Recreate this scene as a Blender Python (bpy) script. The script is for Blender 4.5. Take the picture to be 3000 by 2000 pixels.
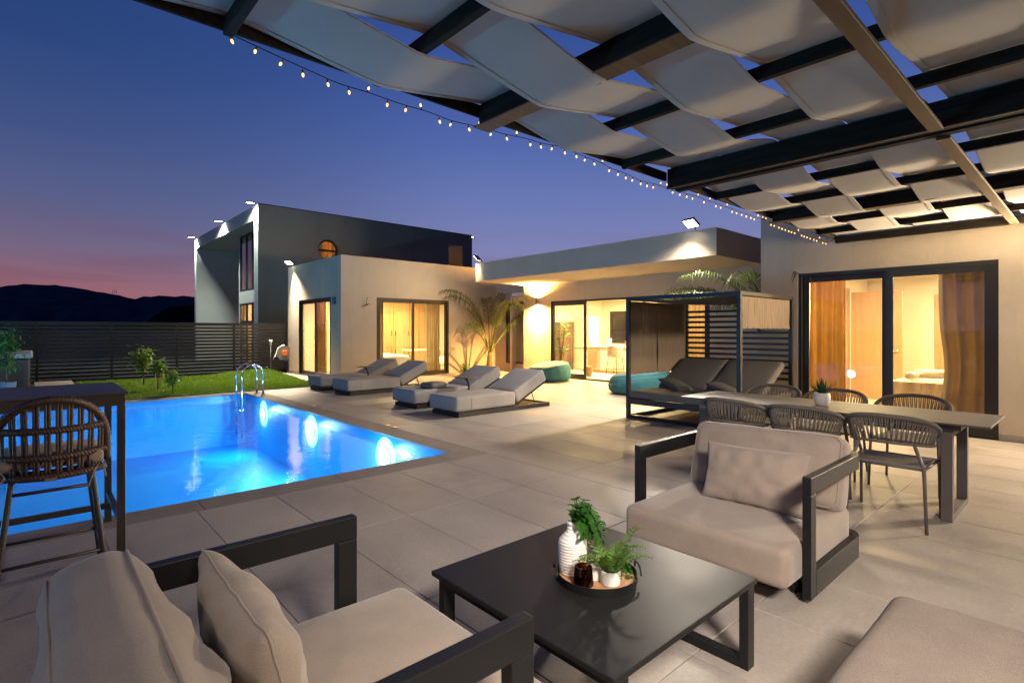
import bpy, bmesh, math, random
from math import sin, cos, pi, radians, sqrt, exp
from mathutils import Vector, Matrix, noise, Euler
random.seed(7)
for o in list(bpy.data.objects): bpy.data.objects.remove(o)
SC = bpy.context.scene
COL = SC.collection
# ------------------------------------------------------------------ camera
TH = 0.7332
cd = bpy.data.cameras.new('camera'); cam = bpy.data.objects.new('camera', cd); COL.objects.link(cam)
cam.location = (0, 0, 1.4306); cam.rotation_euler = (radians(90), 0, -TH)
cd.sensor_width = 36; cd.lens = 36*1562.3/3000; cd.shift_y = -31.1/3000
cd.clip_start = 0.05; cd.clip_end = 20000
SC.camera = cam
# ------------------------------------------------------------------ world: dusk sky, glow of the set sun low in the north-west
W = bpy.data.worlds.new('World'); SC.world = W; W.use_nodes = True
nt = W.node_tree; N = nt.nodes; L = nt.links; N.clear()
def wn(t, **k):
    n = N.new(t)
    for a, b in k.items(): setattr(n, a, b)
    return n
def wmath(op, a, b=None, clamp=False):
    n = wn('ShaderNodeMath', operation=op, use_clamp=clamp)
    for i, v in enumerate((a, b)):
        if v is None: continue
        if isinstance(v, (int, float)): n.inputs[i].default_value = v
        else: L.new(v, n.inputs[i])
    return n.outputs[0]
tc = wn('ShaderNodeTexCoord'); nrm = wn('ShaderNodeVectorMath', operation='NORMALIZE'); L.new(tc.outputs['Generated'], nrm.inputs[0])
sp = wn('ShaderNodeSeparateXYZ'); L.new(nrm.outputs[0], sp.inputs[0])
elev = wmath('MAXIMUM', sp.outputs['Z'], 0.0)
ramp = wn('ShaderNodeValToRGB'); L.new(elev, ramp.inputs[0])
def lin(r, g, b): return tuple(((c/255+0.055)/1.055)**2.4 if c > 10 else c/255/12.92 for c in (r, g, b)) + (1,)
R = ramp.color_ramp; R.interpolation = 'LINEAR'
st = [(0.0, (150, 136, 168)), (0.12, (133, 134, 180)), (0.235, (106, 122, 179)), (0.33, (82, 104, 171)), (0.42, (62, 88, 157)), (0.55, (42, 70, 136)), (0.70, (22, 44, 98)), (1.0, (9, 18, 48))]
while len(R.elements) < len(st): R.elements.new(0.5)
for e, (p, c) in zip(R.elements, st): e.position = p; e.color = lin(*c)
# azimuth towards the place where the sun went down
dotn = wn('ShaderNodeVectorMath', operation='DOT_PRODUCT'); L.new(nrm.outputs[0], dotn.inputs[0]); dotn.inputs[1].default_value = (-0.17, 0.985, 0.0)
azm = wn('ShaderNodeMapRange'); azm.interpolation_type = 'SMOOTHSTEP'; L.new(dotn.outputs['Value'], azm.inputs[0]); azm.inputs[1].default_value = 0.62; azm.inputs[2].default_value = 1.0
ramp2 = wn('ShaderNodeValToRGB'); L.new(elev, ramp2.inputs[0])
R2 = ramp2.color_ramp; R2.interpolation = 'LINEAR'
st2 = [(0.0, (188, 108, 108)), (0.045, (162, 104, 113)), (0.075, (144, 102, 117)), (0.11, (120, 101, 128)), (0.174, (92, 97, 136)), (0.274, (64, 82, 132)), (0.387, (38, 66, 118)), (0.55, (24, 50, 100)), (1.0, (9, 18, 48))]
while len(R2.elements) < len(st2): R2.elements.new(0.5)
for e, (p, c) in zip(R2.elements, st2): e.position = p; e.color = lin(*c)
mx = wn('ShaderNodeMixRGB'); L.new(azm.outputs[0], mx.inputs[0]); L.new(ramp.outputs[0], mx.inputs[1]); L.new(ramp2.outputs[0], mx.inputs[2])
# thin streaks of cloud
mp = wn('ShaderNodeMapping'); L.new(nrm.outputs[0], mp.inputs[0]); mp.inputs['Scale'].default_value = (2.2, 2.2, 22); mp.inputs['Rotation'].default_value = (0.05, -0.06, 0)
nz = wn('ShaderNodeTexNoise'); L.new(mp.outputs[0], nz.inputs[0]); nz.inputs['Scale'].default_value = 1.6; nz.inputs['Detail'].default_value = 4; nz.inputs['Roughness'].default_value = 0.45
cr = wn('ShaderNodeMapRange'); cr.interpolation_type = 'SMOOTHSTEP'; L.new(nz.outputs[0], cr.inputs[0]); cr.inputs[1].default_value = 0.45; cr.inputs[2].default_value = 0.64; cr.inputs[4].default_value = 0.42
lowm = wn('ShaderNodeMapRange'); L.new(elev, lowm.inputs[0]); lowm.inputs[1].default_value = 0.20; lowm.inputs[2].default_value = 0.04
cf = wmath('MULTIPLY', cr.outputs[0], lowm.outputs[0])
mc = wn('ShaderNodeMixRGB'); L.new(cf, mc.inputs[0]); L.new(mx.outputs[0], mc.inputs[1]); mc.inputs[2].default_value = lin(116, 72, 92)
nightm = wn('ShaderNodeMapRange'); nightm.interpolation_type = 'SMOOTHSTEP'; L.new(dotn.outputs['Value'], nightm.inputs[0]); nightm.inputs[1].default_value = -0.7; nightm.inputs[2].default_value = 0.15; nightm.inputs[3].default_value = 0.40; nightm.inputs[4].default_value = 1.0   # the eastern half is already dark
bg = wn('ShaderNodeBackground'); L.new(mc.outputs[0], bg.inputs[0]); L.new(nightm.outputs[0], bg.inputs[1])
wo = wn('ShaderNodeOutputWorld'); L.new(bg.outputs[0], wo.inputs[0])
# ------------------------------------------------------------------ render settings
SC.render.engine = 'CYCLES'
cy = SC.cycles
cy.use_denoising = True
try: cy.denoiser = 'OPENIMAGEDENOISE'
except Exception: pass
cy.max_bounces = 8; cy.diffuse_bounces = 4; cy.glossy_bounces = 4; cy.transmission_bounces = 6; cy.transparent_max_bounces = 12
cy.caustics_reflective = False; cy.caustics_refractive = False; cy.sample_clamp_indirect = 6; cy.blur_glossy = 0.5
vs = SC.view_settings
vs.view_transform = 'Standard'; vs.look = 'None'; vs.exposure = 0.0; vs.gamma = 1.0; vs.use_curve_mapping = False
# ------------------------------------------------------------------ materials
MATS = {}
def principled(name):
    m = bpy.data.materials.new(name); m.use_nodes = True
    return m, m.node_tree.nodes, m.node_tree.links, m.node_tree.nodes['Principled BSDF']
def M(name, col, rough=0.5, metal=0.0, var=0.12, vs=3.0, bump=0.0, bs=60.0, spec=0.5, stretch=(1, 1, 1), rnd=0.0, sheen=0.0, trans=0.0, fine=0.0, fs=200.0, bdist=0.01, rvar=0.0, stain=None):
    m, n, l, b = principled(name)
    geo = n.new('ShaderNodeNewGeometry'); mp = n.new('ShaderNodeMapping'); mp.inputs['Scale'].default_value = stretch; l.new(geo.outputs['Position'], mp.inputs[0])
    nz = n.new('ShaderNodeTexNoise'); nz.inputs['Scale'].default_value = vs; nz.inputs['Detail'].default_value = 6; nz.inputs['Roughness'].default_value = 0.6; l.new(mp.outputs[0], nz.inputs[0])
    mr = n.new('ShaderNodeMapRange'); mr.inputs[1].default_value = 0.3; mr.inputs[2].default_value = 0.7; mr.inputs[3].default_value = 1-var; mr.inputs[4].default_value = 1+var; l.new(nz.outputs[0], mr.inputs[0])
    f = mr.outputs[0]
    def mul(a, bsock):
        q = n.new('ShaderNodeMath'); q.operation = 'MULTIPLY'; l.new(a, q.inputs[0]); l.new(bsock, q.inputs[1]); return q.outputs[0]
    if fine:
        nf = n.new('ShaderNodeTexNoise'); nf.inputs['Scale'].default_value = fs; nf.inputs['Detail'].default_value = 2; l.new(mp.outputs[0], nf.inputs[0])
        m2 = n.new('ShaderNodeMapRange'); m2.inputs[1].default_value = 0.3; m2.inputs[2].default_value = 0.7; m2.inputs[3].default_value = 1-fine; m2.inputs[4].default_value = 1+fine; l.new(nf.outputs[0], m2.inputs[0])
        f = mul(f, m2.outputs[0])
    if stain:
        amt, ssc, sst = stain
        mp2 = n.new('ShaderNodeMapping'); mp2.inputs['Scale'].default_value = sst; l.new(geo.outputs['Position'], mp2.inputs[0])
        ns = n.new('ShaderNodeTexNoise'); ns.inputs['Scale'].default_value = ssc; ns.inputs['Detail'].default_value = 7; ns.inputs['Roughness'].default_value = 0.65; ns.inputs['Distortion'].default_value = 0.4; l.new(mp2.outputs[0], ns.inputs[0])
        m5 = n.new('ShaderNodeMapRange'); m5.interpolation_type = 'SMOOTHSTEP'; m5.inputs[1].default_value = 0.52; m5.inputs[2].default_value = 0.70; m5.inputs[3].default_value = 1.0; m5.inputs[4].default_value = 1-amt; l.new(ns.outputs[0], m5.inputs[0])
        f = mul(f, m5.outputs[0])
    if rnd:
        oi = n.new('ShaderNodeObjectInfo'); m3 = n.new('ShaderNodeMapRange'); m3.inputs[3].default_value = 1-rnd; m3.inputs[4].default_value = 1+rnd; l.new(oi.outputs['Random'], m3.inputs[0])
        f = mul(f, m3.outputs[0])
    vm = n.new('ShaderNodeVectorMath'); vm.operation = 'SCALE'; vm.inputs[0].default_value = col[:3]; l.new(f, vm.inputs['Scale'])
    l.new(vm.outputs[0], b.inputs['Base Color'])
    b.inputs['Roughness'].default_value = rough; b.inputs['Metallic'].default_value = metal; b.inputs['Specular IOR Level'].default_value = spec
    if rvar:
        m4 = n.new('ShaderNodeMapRange'); m4.inputs[1].default_value = 0.3; m4.inputs[2].default_value = 0.7; m4.inputs[3].default_value = rough-rvar; m4.inputs[4].default_value = rough+rvar; l.new(nz.outputs[0], m4.inputs[0]); l.new(m4.outputs[0], b.inputs['Roughness'])
    if sheen:
        b.inputs['Sheen Weight'].default_value = sheen
    if bump:
        nb = n.new('ShaderNodeTexNoise'); nb.inputs['Scale'].default_value = bs; nb.inputs['Detail'].default_value = 3; l.new(mp.outputs[0], nb.inputs[0])
        bp = n.new('ShaderNodeBump'); bp.inputs['Strength'].default_value = bump; bp.inputs['Distance'].default_value = bdist; l.new(nb.outputs[0], bp.inputs['Height']); l.new(bp.outputs[0], b.inputs['Normal'])
    if trans:
        tr = n.new('ShaderNodeBsdfTranslucent'); l.new(vm.outputs[0], tr.inputs[0]); ms = n.new('ShaderNodeMixShader'); ms.inputs[0].default_value = trans
        l.new(b.outputs[0], ms.inputs[1]); l.new(tr.outputs[0], ms.inputs[2]); l.new(ms.outputs[0], n['Material Output'].inputs[0])
    MATS[name] = m
    return m
def emit(name, col, strength):
    m, n, l, b = principled(name)
    b.inputs['Base Color'].default_value = (*col, 1); b.inputs['Emission Color'].default_value = (*col, 1); b.inputs['Emission Strength'].default_value = strength
    MATS[name] = m; return m
def glass(name, tint=(0.96, 0.97, 0.97), rough=0.0, ior=1.45, bump=0.0, bs=6.0, boost=1.0):
    m = bpy.data.materials.new(name); m.use_nodes = True; n = m.node_tree.nodes; l = m.node_tree.links; n.clear()
    t = n.new('ShaderNodeBsdfTransparent'); t.inputs[0].default_value = (*tint, 1)
    g = n.new('ShaderNodeBsdfGlossy'); g.inputs['Roughness'].default_value = rough; g.inputs[0].default_value = (1, 1, 1, 1)
    fr = n.new('ShaderNodeFresnel'); gq = n.new('ShaderNodeNewGeometry'); mq = n.new('ShaderNodeMapRange'); mq.inputs[3].default_value = ior; mq.inputs[4].default_value = 1/ior
    l.new(gq.outputs['Backfacing'], mq.inputs[0]); l.new(mq.outputs[0], fr.inputs[0])
    ms = n.new('ShaderNodeMixShader'); l.new(fr.outputs[0], ms.inputs[0]); l.new(t.outputs[0], ms.inputs[1]); l.new(g.outputs[0], ms.inputs[2])
    if bump:
        geo = n.new('ShaderNodeNewGeometry'); mp = n.new('ShaderNodeMapping'); mp.inputs['Scale'].default_value = (1, 1, 1); l.new(geo.outputs['Position'], mp.inputs[0])
        nz = n.new('ShaderNodeTexNoise'); nz.inputs['Scale'].default_value = bs; nz.inputs['Detail'].default_value = 3; l.new(mp.outputs[0], nz.inputs[0])
        nz2 = n.new('ShaderNodeTexNoise'); nz2.inputs['Scale'].default_value = bs*4.3; nz2.inputs['Detail'].default_value = 2; l.new(mp.outputs[0], nz2.inputs[0])
        ad = n.new('ShaderNodeMath'); ad.operation = 'MULTIPLY_ADD'; ad.inputs[1].default_value = 0.22; l.new(nz2.outputs[0], ad.inputs[0]); l.new(nz.outputs[0], ad.inputs[2])
        bp = n.new('ShaderNodeBump'); bp.inputs['Strength'].default_value = bump; bp.inputs['Distance'].default_value = 0.02; l.new(ad.outputs[0], bp.inputs['Height'])
        l.new(bp.outputs[0], g.inputs['Normal']); l.new(bp.outputs[0], fr.inputs['Normal'])
    o = n.new('ShaderNodeOutputMaterial'); l.new(ms.outputs[0], o.inputs[0])
    MATS[name] = m; return m
def wood(name, c1, c2, scale=(1, 1, 0.08), s=14.0, rough=0.45, spec=0.4):
    m, n, l, b = principled(name)
    geo = n.new('ShaderNodeNewGeometry'); mp = n.new('ShaderNodeMapping'); mp.inputs['Scale'].default_value = scale; l.new(geo.outputs['Position'], mp.inputs[0])
    nz = n.new('ShaderNodeTexNoise'); nz.inputs['Scale'].default_value = s; nz.inputs['Detail'].default_value = 8; nz.inputs['Roughness'].default_value = 0.65; nz.inputs['Distortion'].default_value = 0.6; l.new(mp.outputs[0], nz.inputs[0])
    cr = n.new('ShaderNodeValToRGB'); cr.color_ramp.elements[0].position = 0.32; cr.color_ramp.elements[1].position = 0.68
    cr.color_ramp.elements[0].color = (*c1, 1); cr.color_ramp.elements[1].color = (*c2, 1); l.new(nz.outputs[0], cr.inputs[0]); l.new(cr.outputs[0], b.inputs['Base Color'])
    b.inputs['Roughness'].default_value = rough; b.inputs['Specular IOR Level'].default_value = spec
    MATS[name] = m; return m
M('stucco', (0.50, 0.42, 0.325), 0.85, var=0.07, vs=1.3, bump=0.6, bs=85, bdist=0.014, stain=(0.07, 2.2, (1, 1, 0.12)))
M('stucco_grey', (0.28, 0.235, 0.185), 0.85, var=0.08, vs=0.8, bump=0.4, bs=80, bdist=0.012, stain=(0.15, 1.4, (1, 1, 0.1)))
M('stucco_pale', (0.53, 0.48, 0.41), 0.85, var=0.05, vs=0.8, bump=0.4, bs=80, bdist=0.012)
M('plaster', (0.72, 0.66, 0.55), 0.8, var=0.03, vs=1.0)
M('tile', (0.335, 0.292, 0.258), 0.52, var=0.15, vs=1.9, bump=0.10, bs=55, fine=0.09, fs=70, rnd=0.10, rvar=0.10, stretch=(1.0, 0.6, 1), stain=(0.20, 1.1, (1, 1, 1)))
M('grout', (0.20, 0.172, 0.15), 0.9, var=0.1)
M('coping', (0.235, 0.198, 0.172), 0.65, var=0.10, vs=4, fine=0.16, fs=160, bump=0.12, bs=120, rnd=0.05)
M('liner', (0.010, 0.36, 0.80), 0.5, var=0.05, vs=1.0)
M('liner_band', (0.02, 0.22, 0.55), 0.3, var=0.10, vs=20.0)
M('black_metal', (0.008, 0.008, 0.0085), 0.45, var=0.15, spec=0.35, bump=0.06, bs=400)
M('frame_metal', (0.018, 0.016, 0.015), 0.4, var=0.12, spec=0.5)
M('charcoal_metal', (0.015, 0.015, 0.0155), 0.45, var=0.1)
M('taupe_metal', (0.115, 0.10, 0.088), 0.5, var=0.08)
M('brown_metal', (0.036, 0.026, 0.021), 0.45, var=0.1)
M('fence_metal', (0.0065, 0.0065, 0.007), 0.5, var=0.2, spec=0.35)
M('steel', (0.75, 0.76, 0.78), 0.12, metal=1.0, var=0.04)
M('white_paint', (0.8, 0.79, 0.76), 0.45, var=0.03)
M('linen', (0.30, 0.238, 0.190), 0.95, var=0.08, vs=6, fine=0.17, fs=380, bump=0.45, bs=420, bdist=0.003, sheen=0.25, spec=0.15)
M('boucle', (0.205, 0.168, 0.142), 0.95, var=0.10, vs=5, fine=0.20, fs=260, bump=0.5, bs=300, bdist=0.003, spec=0.1)
M('grey_canvas', (0.30, 0.285, 0.28), 0.9, var=0.05, vs=5, fine=0.07, fs=300, bump=0.1, bs=400, bdist=0.002, spec=0.2)
M('dark_canvas', (0.085, 0.08, 0.075), 0.9, var=0.08, fine=0.1, fs=300, spec=0.2)
M('mattress_grey', (0.145, 0.135, 0.125), 0.9, var=0.06, fine=0.08, fs=300, spec=0.2)
M('taupe_curtain', (0.23, 0.18, 0.135), 0.9, var=0.05, vs=5, stretch=(1, 1, 0.3), trans=0.25, spec=0.1)
M('sail', (0.54, 0.515, 0.48), 0.9, var=0.05, vs=2, trans=0.16, spec=0.15, bump=0.05, bs=300, bdist=0.002)
M('drape', (0.62, 0.44, 0.17), 0.85, var=0.06, vs=4, trans=0.45, spec=0.2)
M('drape_taupe', (0.42, 0.325, 0.215), 0.8, var=0.06, vs=4, trans=0.50, spec=0.25)
M('voile', (0.62, 0.52, 0.33), 0.85, var=0.06, vs=9, stretch=(1, 1, 0.05), trans=0.55, spec=0.1)
M('teal', (0.05, 0.185, 0.22), 0.75, var=0.10, vs=5, fine=0.05, bump=0.1, bs=40, spec=0.25)
M('rope', (0.155, 0.135, 0.115), 0.9, var=0.10, vs=40, spec=0.15)
M('textilene', (0.20, 0.18, 0.16), 0.8, var=0.05, fine=0.1, fs=400, spec=0.2)
M('rattan', (0.066, 0.036, 0.023), 0.5, var=0.28, vs=30, bump=0.3, bs=160, bdist=0.004)
M('ceramic', (0.70, 0.66, 0.60), 0.55, var=0.05, vs=20)
M('ceramic_groove', (0.30, 0.26, 0.22), 0.8, var=0.05)
M('soil', (0.03, 0.022, 0.016), 0.95, var=0.3, vs=60, bump=0.5, bs=90)
M('white_fabric', (0.80, 0.76, 0.68), 0.95, var=0.04, bump=0.15, bs=60, bdist=0.006)
M('knit', (0.72, 0.58, 0.40), 0.95, var=0.10, vs=30, bump=0.9, bs=38, bdist=0.012)
M('gravel', (0.30, 0.26, 0.22), 0.9, var=0.35, vs=60, bump=0.9, bs=70, bdist=0.02)
M('lawn_soil', (0.040, 0.055, 0.014), 0.95, var=0.4, vs=8)
M('earth', (0.055, 0.05, 0.042), 0.95, var=0.3, vs=0.5)
M('hill_far_hazed', (0.040, 0.054, 0.082), 1.0, var=0.35, vs=0.010, spec=0.0)  # distant haze is painted in as a lighter, bluer base colour
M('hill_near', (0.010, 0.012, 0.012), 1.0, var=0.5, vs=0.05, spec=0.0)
M('bark', (0.10, 0.065, 0.04), 0.9, var=0.3, vs=30, bump=0.6, bs=50)
M('orange_plastic', (0.75, 0.16, 0.02), 0.4, var=0.03)
M('grey_plastic', (0.16, 0.16, 0.16), 0.5, var=0.05)
M('yellow_tape', (0.65, 0.55, 0.02), 0.5, var=0.05)
M('pot_blue', (0.10, 0.15, 0.20), 0.6, var=0.05)
M('slate', (0.115, 0.098, 0.09), 0.55, var=0.15, vs=6, stretch=(1, 0.3, 1), bump=0.1, bs=30)
M('bar_top', (0.050, 0.046, 0.050), 0.5, var=0.15, vs=4, stretch=(0.3, 1, 1))
M('table_black', (0.014, 0.0135, 0.0135), 0.42, var=0.15, vs=3.5, spec=0.16, rvar=0.03)
M('red_plastic', (0.55, 0.02, 0.02), 0.35, var=0.02)
M('cream', (0.62, 0.50, 0.36), 0.6, var=0.04)
M('stone_top', (0.60, 0.54, 0.45), 0.3, var=0.05)
wood('oak', (0.36, 0.20, 0.075), (0.50, 0.31, 0.13))
wood('door_wood', (0.38, 0.235, 0.125), (0.46, 0.30, 0.17))
wood('dark_wood', (0.085, 0.05, 0.032), (0.14, 0.085, 0.055))
wood('pergola_wood', (0.012, 0.010, 0.009), (0.030, 0.024, 0.020), scale=(1, 0.06, 1), s=30, rough=0.75, spec=0.08)
wood('pergola_wood_x', (0.05, 0.030, 0.016), (0.10, 0.060, 0.032), scale=(0.06, 1, 1), s=30, rough=0.55)
wood('tray_wood', (0.42, 0.20, 0.10), (0.52, 0.27, 0.14), scale=(0.2, 1, 1), s=40)
wood('spa_wood', (0.030, 0.018, 0.011), (0.055, 0.034, 0.022), scale=(6, 6, 0.05), s=10)
def leafmat(name, c, v=0.35, tr=0.35, rough=0.45):
    return M(name, c, rough, var=v, vs=18, trans=tr, spec=0.4)
leafmat('leaf_tree', (0.16, 0.25, 0.03)); leafmat('leaf_palm', (0.085, 0.125, 0.022)); leafmat('leaf_ivy', (0.030, 0.115, 0.012)); leafmat('leaf_fern', (0.10, 0.20, 0.03))
leafmat('leaf_succulent', (0.018, 0.060, 0.020), tr=0.1); leafmat('leaf_pot', (0.08, 0.22, 0.05)); leafmat('grass', (0.135, 0.26, 0.016), tr=0.3, rough=0.6)
glass('window_glass', (0.95, 0.96, 0.95), ior=1.52)
glass('amber_glass', (0.40, 0.17, 0.11), ior=1.5, rough=0.02)
glass('water', (0.40, 0.86, 1.0), ior=1.33, rough=0.02, bump=0.20, bs=4.5)
emit('lamp_cool', (0.88, 1.0, 0.98), 60); emit('lamp_warm', (1.0, 0.93, 0.74), 16); emit('lamp_soft', (1.0, 0.90, 0.72), 3)
emit('bulb', (1.0, 0.50, 0.14), 2.4); emit('downlight', (1.0, 0.80, 0.50), 14); emit('pool_lens', (0.70, 0.84, 1.0), 5)
emit('sconce_glow', (1.0, 0.72, 0.28), 30)
# ------------------------------------------------------------------ mesh builder
class MB:
    def __init__(s): s.v = []; s.f = []
    def add(s, vs, fs, mat=None):
        k = len(s.v)
        s.v += [tuple(mat @ Vector(p)) if mat else tuple(p) for p in vs]
        s.f += [tuple(i+k for i in f) for f in fs]
        return s
    def box(s, a, b, mat=None):
        (x0, y0, z0), (x1, y1, z1) = a, b
        vs = [(x0, y0, z0), (x1, y0, z0), (x1, y1, z0), (x0, y1, z0), (x0, y0, z1), (x1, y0, z1), (x1, y1, z1), (x0, y1, z1)]
        return s.add(vs, [(0, 3, 2, 1), (4, 5, 6, 7), (0, 1, 5, 4), (1, 2, 6, 5), (2, 3, 7, 6), (3, 0, 4, 7)], mat)
    def bbox(s, a, b, r=0.006, mat=None):      # box with chamfered edges
        (x0, y0, z0), (x1, y1, z1) = a, b
        bm = bmesh.new(); bmesh.ops.create_cube(bm, size=1)
        for v in bm.verts: v.co = Vector(((x0+x1)/2+v.co.x*(x1-x0), (y0+y1)/2+v.co.y*(y1-y0), (z0+z1)/2+v.co.z*(z1-z0)))
        bmesh.ops.bevel(bm, geom=list(bm.edges), offset=r, segments=2, affect='EDGES', profile=0.5)
        bm.verts.ensure_lookup_table()
        s.add([v.co[:] for v in bm.verts], [[v.index for v in f.verts] for f in bm.faces], mat); bm.free(); return s
    def soft(s, dim, r, n=10, puff=0.0, mat=None, wr=0.0, seed=0, fold=0.0):   # rounded cushion block, centred, dim = full sizes
        hx, hy, hz = dim[0]/2, dim[1]/2, dim[2]/2
        bm = bmesh.new(); bmesh.ops.create_cube(bm, size=2)
        bmesh.ops.subdivide_edges(bm, edges=list(bm.edges), cuts=n, use_grid_fill=True)
        for v in bm.verts:
            def remap(t, h):
                k = max(0.0, 1-r/h); a = abs(t); e = 0.72
                return math.copysign(a/e*k if a < e else k+(a-e)/(1-e)*(1-k), t)*h
            p = Vector((remap(v.co.x, hx), remap(v.co.y, hy), remap(v.co.z, hz)))
            q = Vector((max(-hx+r, min(hx-r, p.x)), max(-hy+r, min(hy-r, p.y)), max(-hz+r, min(hz-r, p.z))))
            d = p-q
            if d.length > 1e-6:
                d.normalize(); p = q+d*r
            u, w = p.x/hx, p.y/hy
            p.z += (1 if p.z > 0 else -0.3)*puff*(1-u*u)*(1-w*w)*abs(p.z/hz)
            if fold:
                m_ = max(0.0, 1-u**4)*max(0.0, 1-w**4)
                p.z += math.copysign(1, p.z)*fold*(noise.noise(Vector((p.x*4+seed, p.y*9, seed)))*1.6+sin(p.y*38+5*noise.noise(Vector((p.x*5, p.y*3, seed))))*0.35)*m_*abs(p.z/hz)
            if wr: p += Vector((noise.noise(p*5+Vector((seed, 0, 0))), noise.noise(p*5+Vector((0, seed, 9))), noise.noise(p*6+Vector((3, 0, seed)))))*wr
            v.co = p
        bm.verts.ensure_lookup_table()
        s.add([v.co[:] for v in bm.verts], [[v.index for v in f.verts] for f in bm.faces], mat); bm.free(); return s
    def softpipe(s, dim, r, pr=0.0045, mat=None):
        hx, hy, hz = dim[0]/2-0.293*r, dim[1]/2-0.293*r, dim[2]/2-0.293*r; q = r*0.71
        for sz in (-1, 1):
            pts = []
            for k, (cx, cy) in enumerate(((hx-q, hy-q), (-hx+q, hy-q), (-hx+q, -hy+q), (hx-q, -hy+q))):
                for i in range(6): a = k*pi/2+i*pi/10; pts.append((cx+q*cos(a), cy+q*sin(a), sz*hz))
            s.tube([tuple(mat @ Vector(p)) if mat else p for p in pts], pr, 6, True)
        return s
    def pillow(s, w, h, t, mat=None, n=26, seed=0, wr=0.010, ear=0.06, pw=0.42):
        # two bulging sides in the x-y plane, seam round the rim
        vs = []; fs = []; idx = {}
        for side in (1, -1):
            for i in range(n+1):
                for j in range(n+1):
                    u, v = 2*i/n-1, 2*j/n-1
                    rim = i in (0, n) or j in (0, n)
                    if rim and side == -1: idx[side, i, j] = idx[1, i, j]; continue
                    x = w/2*u*(1-ear*(1-v*v)); y = h/2*v*(1-ear*(1-u*u))
                    d = max(0.0, (1-u*u)*(1-v*v))**pw
                    z = side*t/2*d
                    cr = (abs(u)*abs(v))**1.5
                    q = Vector((u*2.2+seed*3.1, v*2.2*h/w, side*1.7+seed))
                    # folds that run from the seams and corners inwards
                    ang = math.atan2(v, u)
                    fold = 0.45*sin(ang*9+noise.noise(q)*6+seed)*max(abs(u), abs(v))**3*(1-max(abs(u), abs(v))**10)
                    z += side*wr*(fold*1.1+noise.noise(q*1.6)*1.3)*min(1, d*2.2)
                    if rim: z += 0.35*wr*noise.noise(q*2.5)
                    idx[side, i, j] = len(vs); vs.append((x, y, z))
            for i in range(n):
                for j in range(n):
                    f = (idx[side, i, j], idx[side, i+1, j], idx[side, i+1, j+1], idx[side, i, j+1])
                    fs.append(f if side == 1 else f[::-1])
        rimp = [vs[idx[1, i, 0]] for i in range(n)]+[vs[idx[1, n, j]] for j in range(n)]+[vs[idx[1, n-i, n]] for i in range(n)]+[vs[idx[1, 0, n-j]] for j in range(n)]
        s.rim = [tuple(mat @ Vector(p)) if mat else p for p in rimp]
        return s.add(vs, fs, mat)
    def tube(s, pts, r, n=8, closed=False, caps=True, mat=None):
        P = [Vector(p) for p in pts]; m = len(P); rr = r if isinstance(r, (list, tuple)) else [r]*m
        k = len(s.v); up = None; rings = []
        for i in range(m):
            if closed: t = (P[(i+1) % m]-P[i-1])
            else: t = P[min(i+1, m-1)]-P[max(i-1, 0)]
            if t.length < 1e-9: t = Vector((0, 0, 1))
            t.normalize()
            if up is None: up = t.orthogonal().normalized()
            up = up-t*up.dot(t)
            if up.length < 1e-6: up = t.orthogonal()
            up.normalize(); sd = t.cross(up)
            rings.append([P[i]+(up*cos(2*pi*j/n)+sd*sin(2*pi*j/n))*rr[i] for j in range(n)])
        vs = [p[:] for ring in rings for p in ring]; fs = []
        for i in range(m if closed else m-1):
            for j in range(n):
                a = i*n+j; b = i*n+(j+1) % n; c = ((i+1) % m)*n+(j+1) % n; d = ((i+1) % m)*n+j
                fs.append((a, b, c, d))
        if caps and not closed: fs += [tuple(range(n))[::-1], tuple((m-1)*n+j for j in range(n))]
        return s.add(vs, fs, mat)
    def lathe(s, prof, n=24, mat=None, c=(0, 0, 0)):
        vs = []; fs = []; m = len(prof)
        for (r, z) in prof:
            for j in range(n): vs.append((c[0]+r*cos(2*pi*j/n), c[1]+r*sin(2*pi*j/n), c[2]+z))
        for i in range(m-1):
            for j in range(n): fs.append((i*n+j, i*n+(j+1) % n, (i+1)*n+(j+1) % n, (i+1)*n+j))
        if prof[0][0] > 1e-5: fs.append(tuple(range(n))[::-1])
        if prof[-1][0] > 1e-5: fs.append(tuple((m-1)*n+j for j in range(n)))
        return s.add(vs, fs, mat)
    def sheet(s, fn, nu, nv, th=0.0):          # fn(u,v)->point, thin closed sheet
        g = [[Vector(fn(i/nu, j/nv)) for j in range(nv+1)] for i in range(nu+1)]
        k = {}; vs = []; fs = []
        for i in range(nu+1):
            for j in range(nv+1):
                k[i, j] = len(vs); vs.append(g[i][j][:])
        for i in range(nu):
            for j in range(nv): fs.append((k[i, j], k[i+1, j], k[i+1, j+1], k[i, j+1]))
        if th:
            k2 = {}
            for i in range(nu+1):
                for j in range(nv+1):
                    du = g[min(i+1, nu)][j]-g[max(i-1, 0)][j]; dv = g[i][min(j+1, nv)]-g[i][max(j-1, 0)]
                    nn = du.cross(dv); nn.normalize() if nn.length > 1e-9 else None
                    k2[i, j] = len(vs); vs.append((g[i][j]-nn*th)[:])
            for i in range(nu):
                for j in range(nv): fs.append((k2[i, j+1], k2[i+1, j+1], k2[i+1, j], k2[i, j]))
            for i in range(nu):
                fs.append((k[i, 0], k2[i, 0], k2[i+1, 0], k[i+1, 0])); fs.append((k[i+1, nv], k2[i+1, nv], k2[i, nv], k[i, nv]))
            for j in range(nv):
                fs.append((k[0, j+1], k2[0, j+1], k2[0, j], k[0, j])); fs.append((k[nu, j], k2[nu, j], k2[nu, j+1], k[nu, j+1]))
        return s.add(vs, fs)
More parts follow.
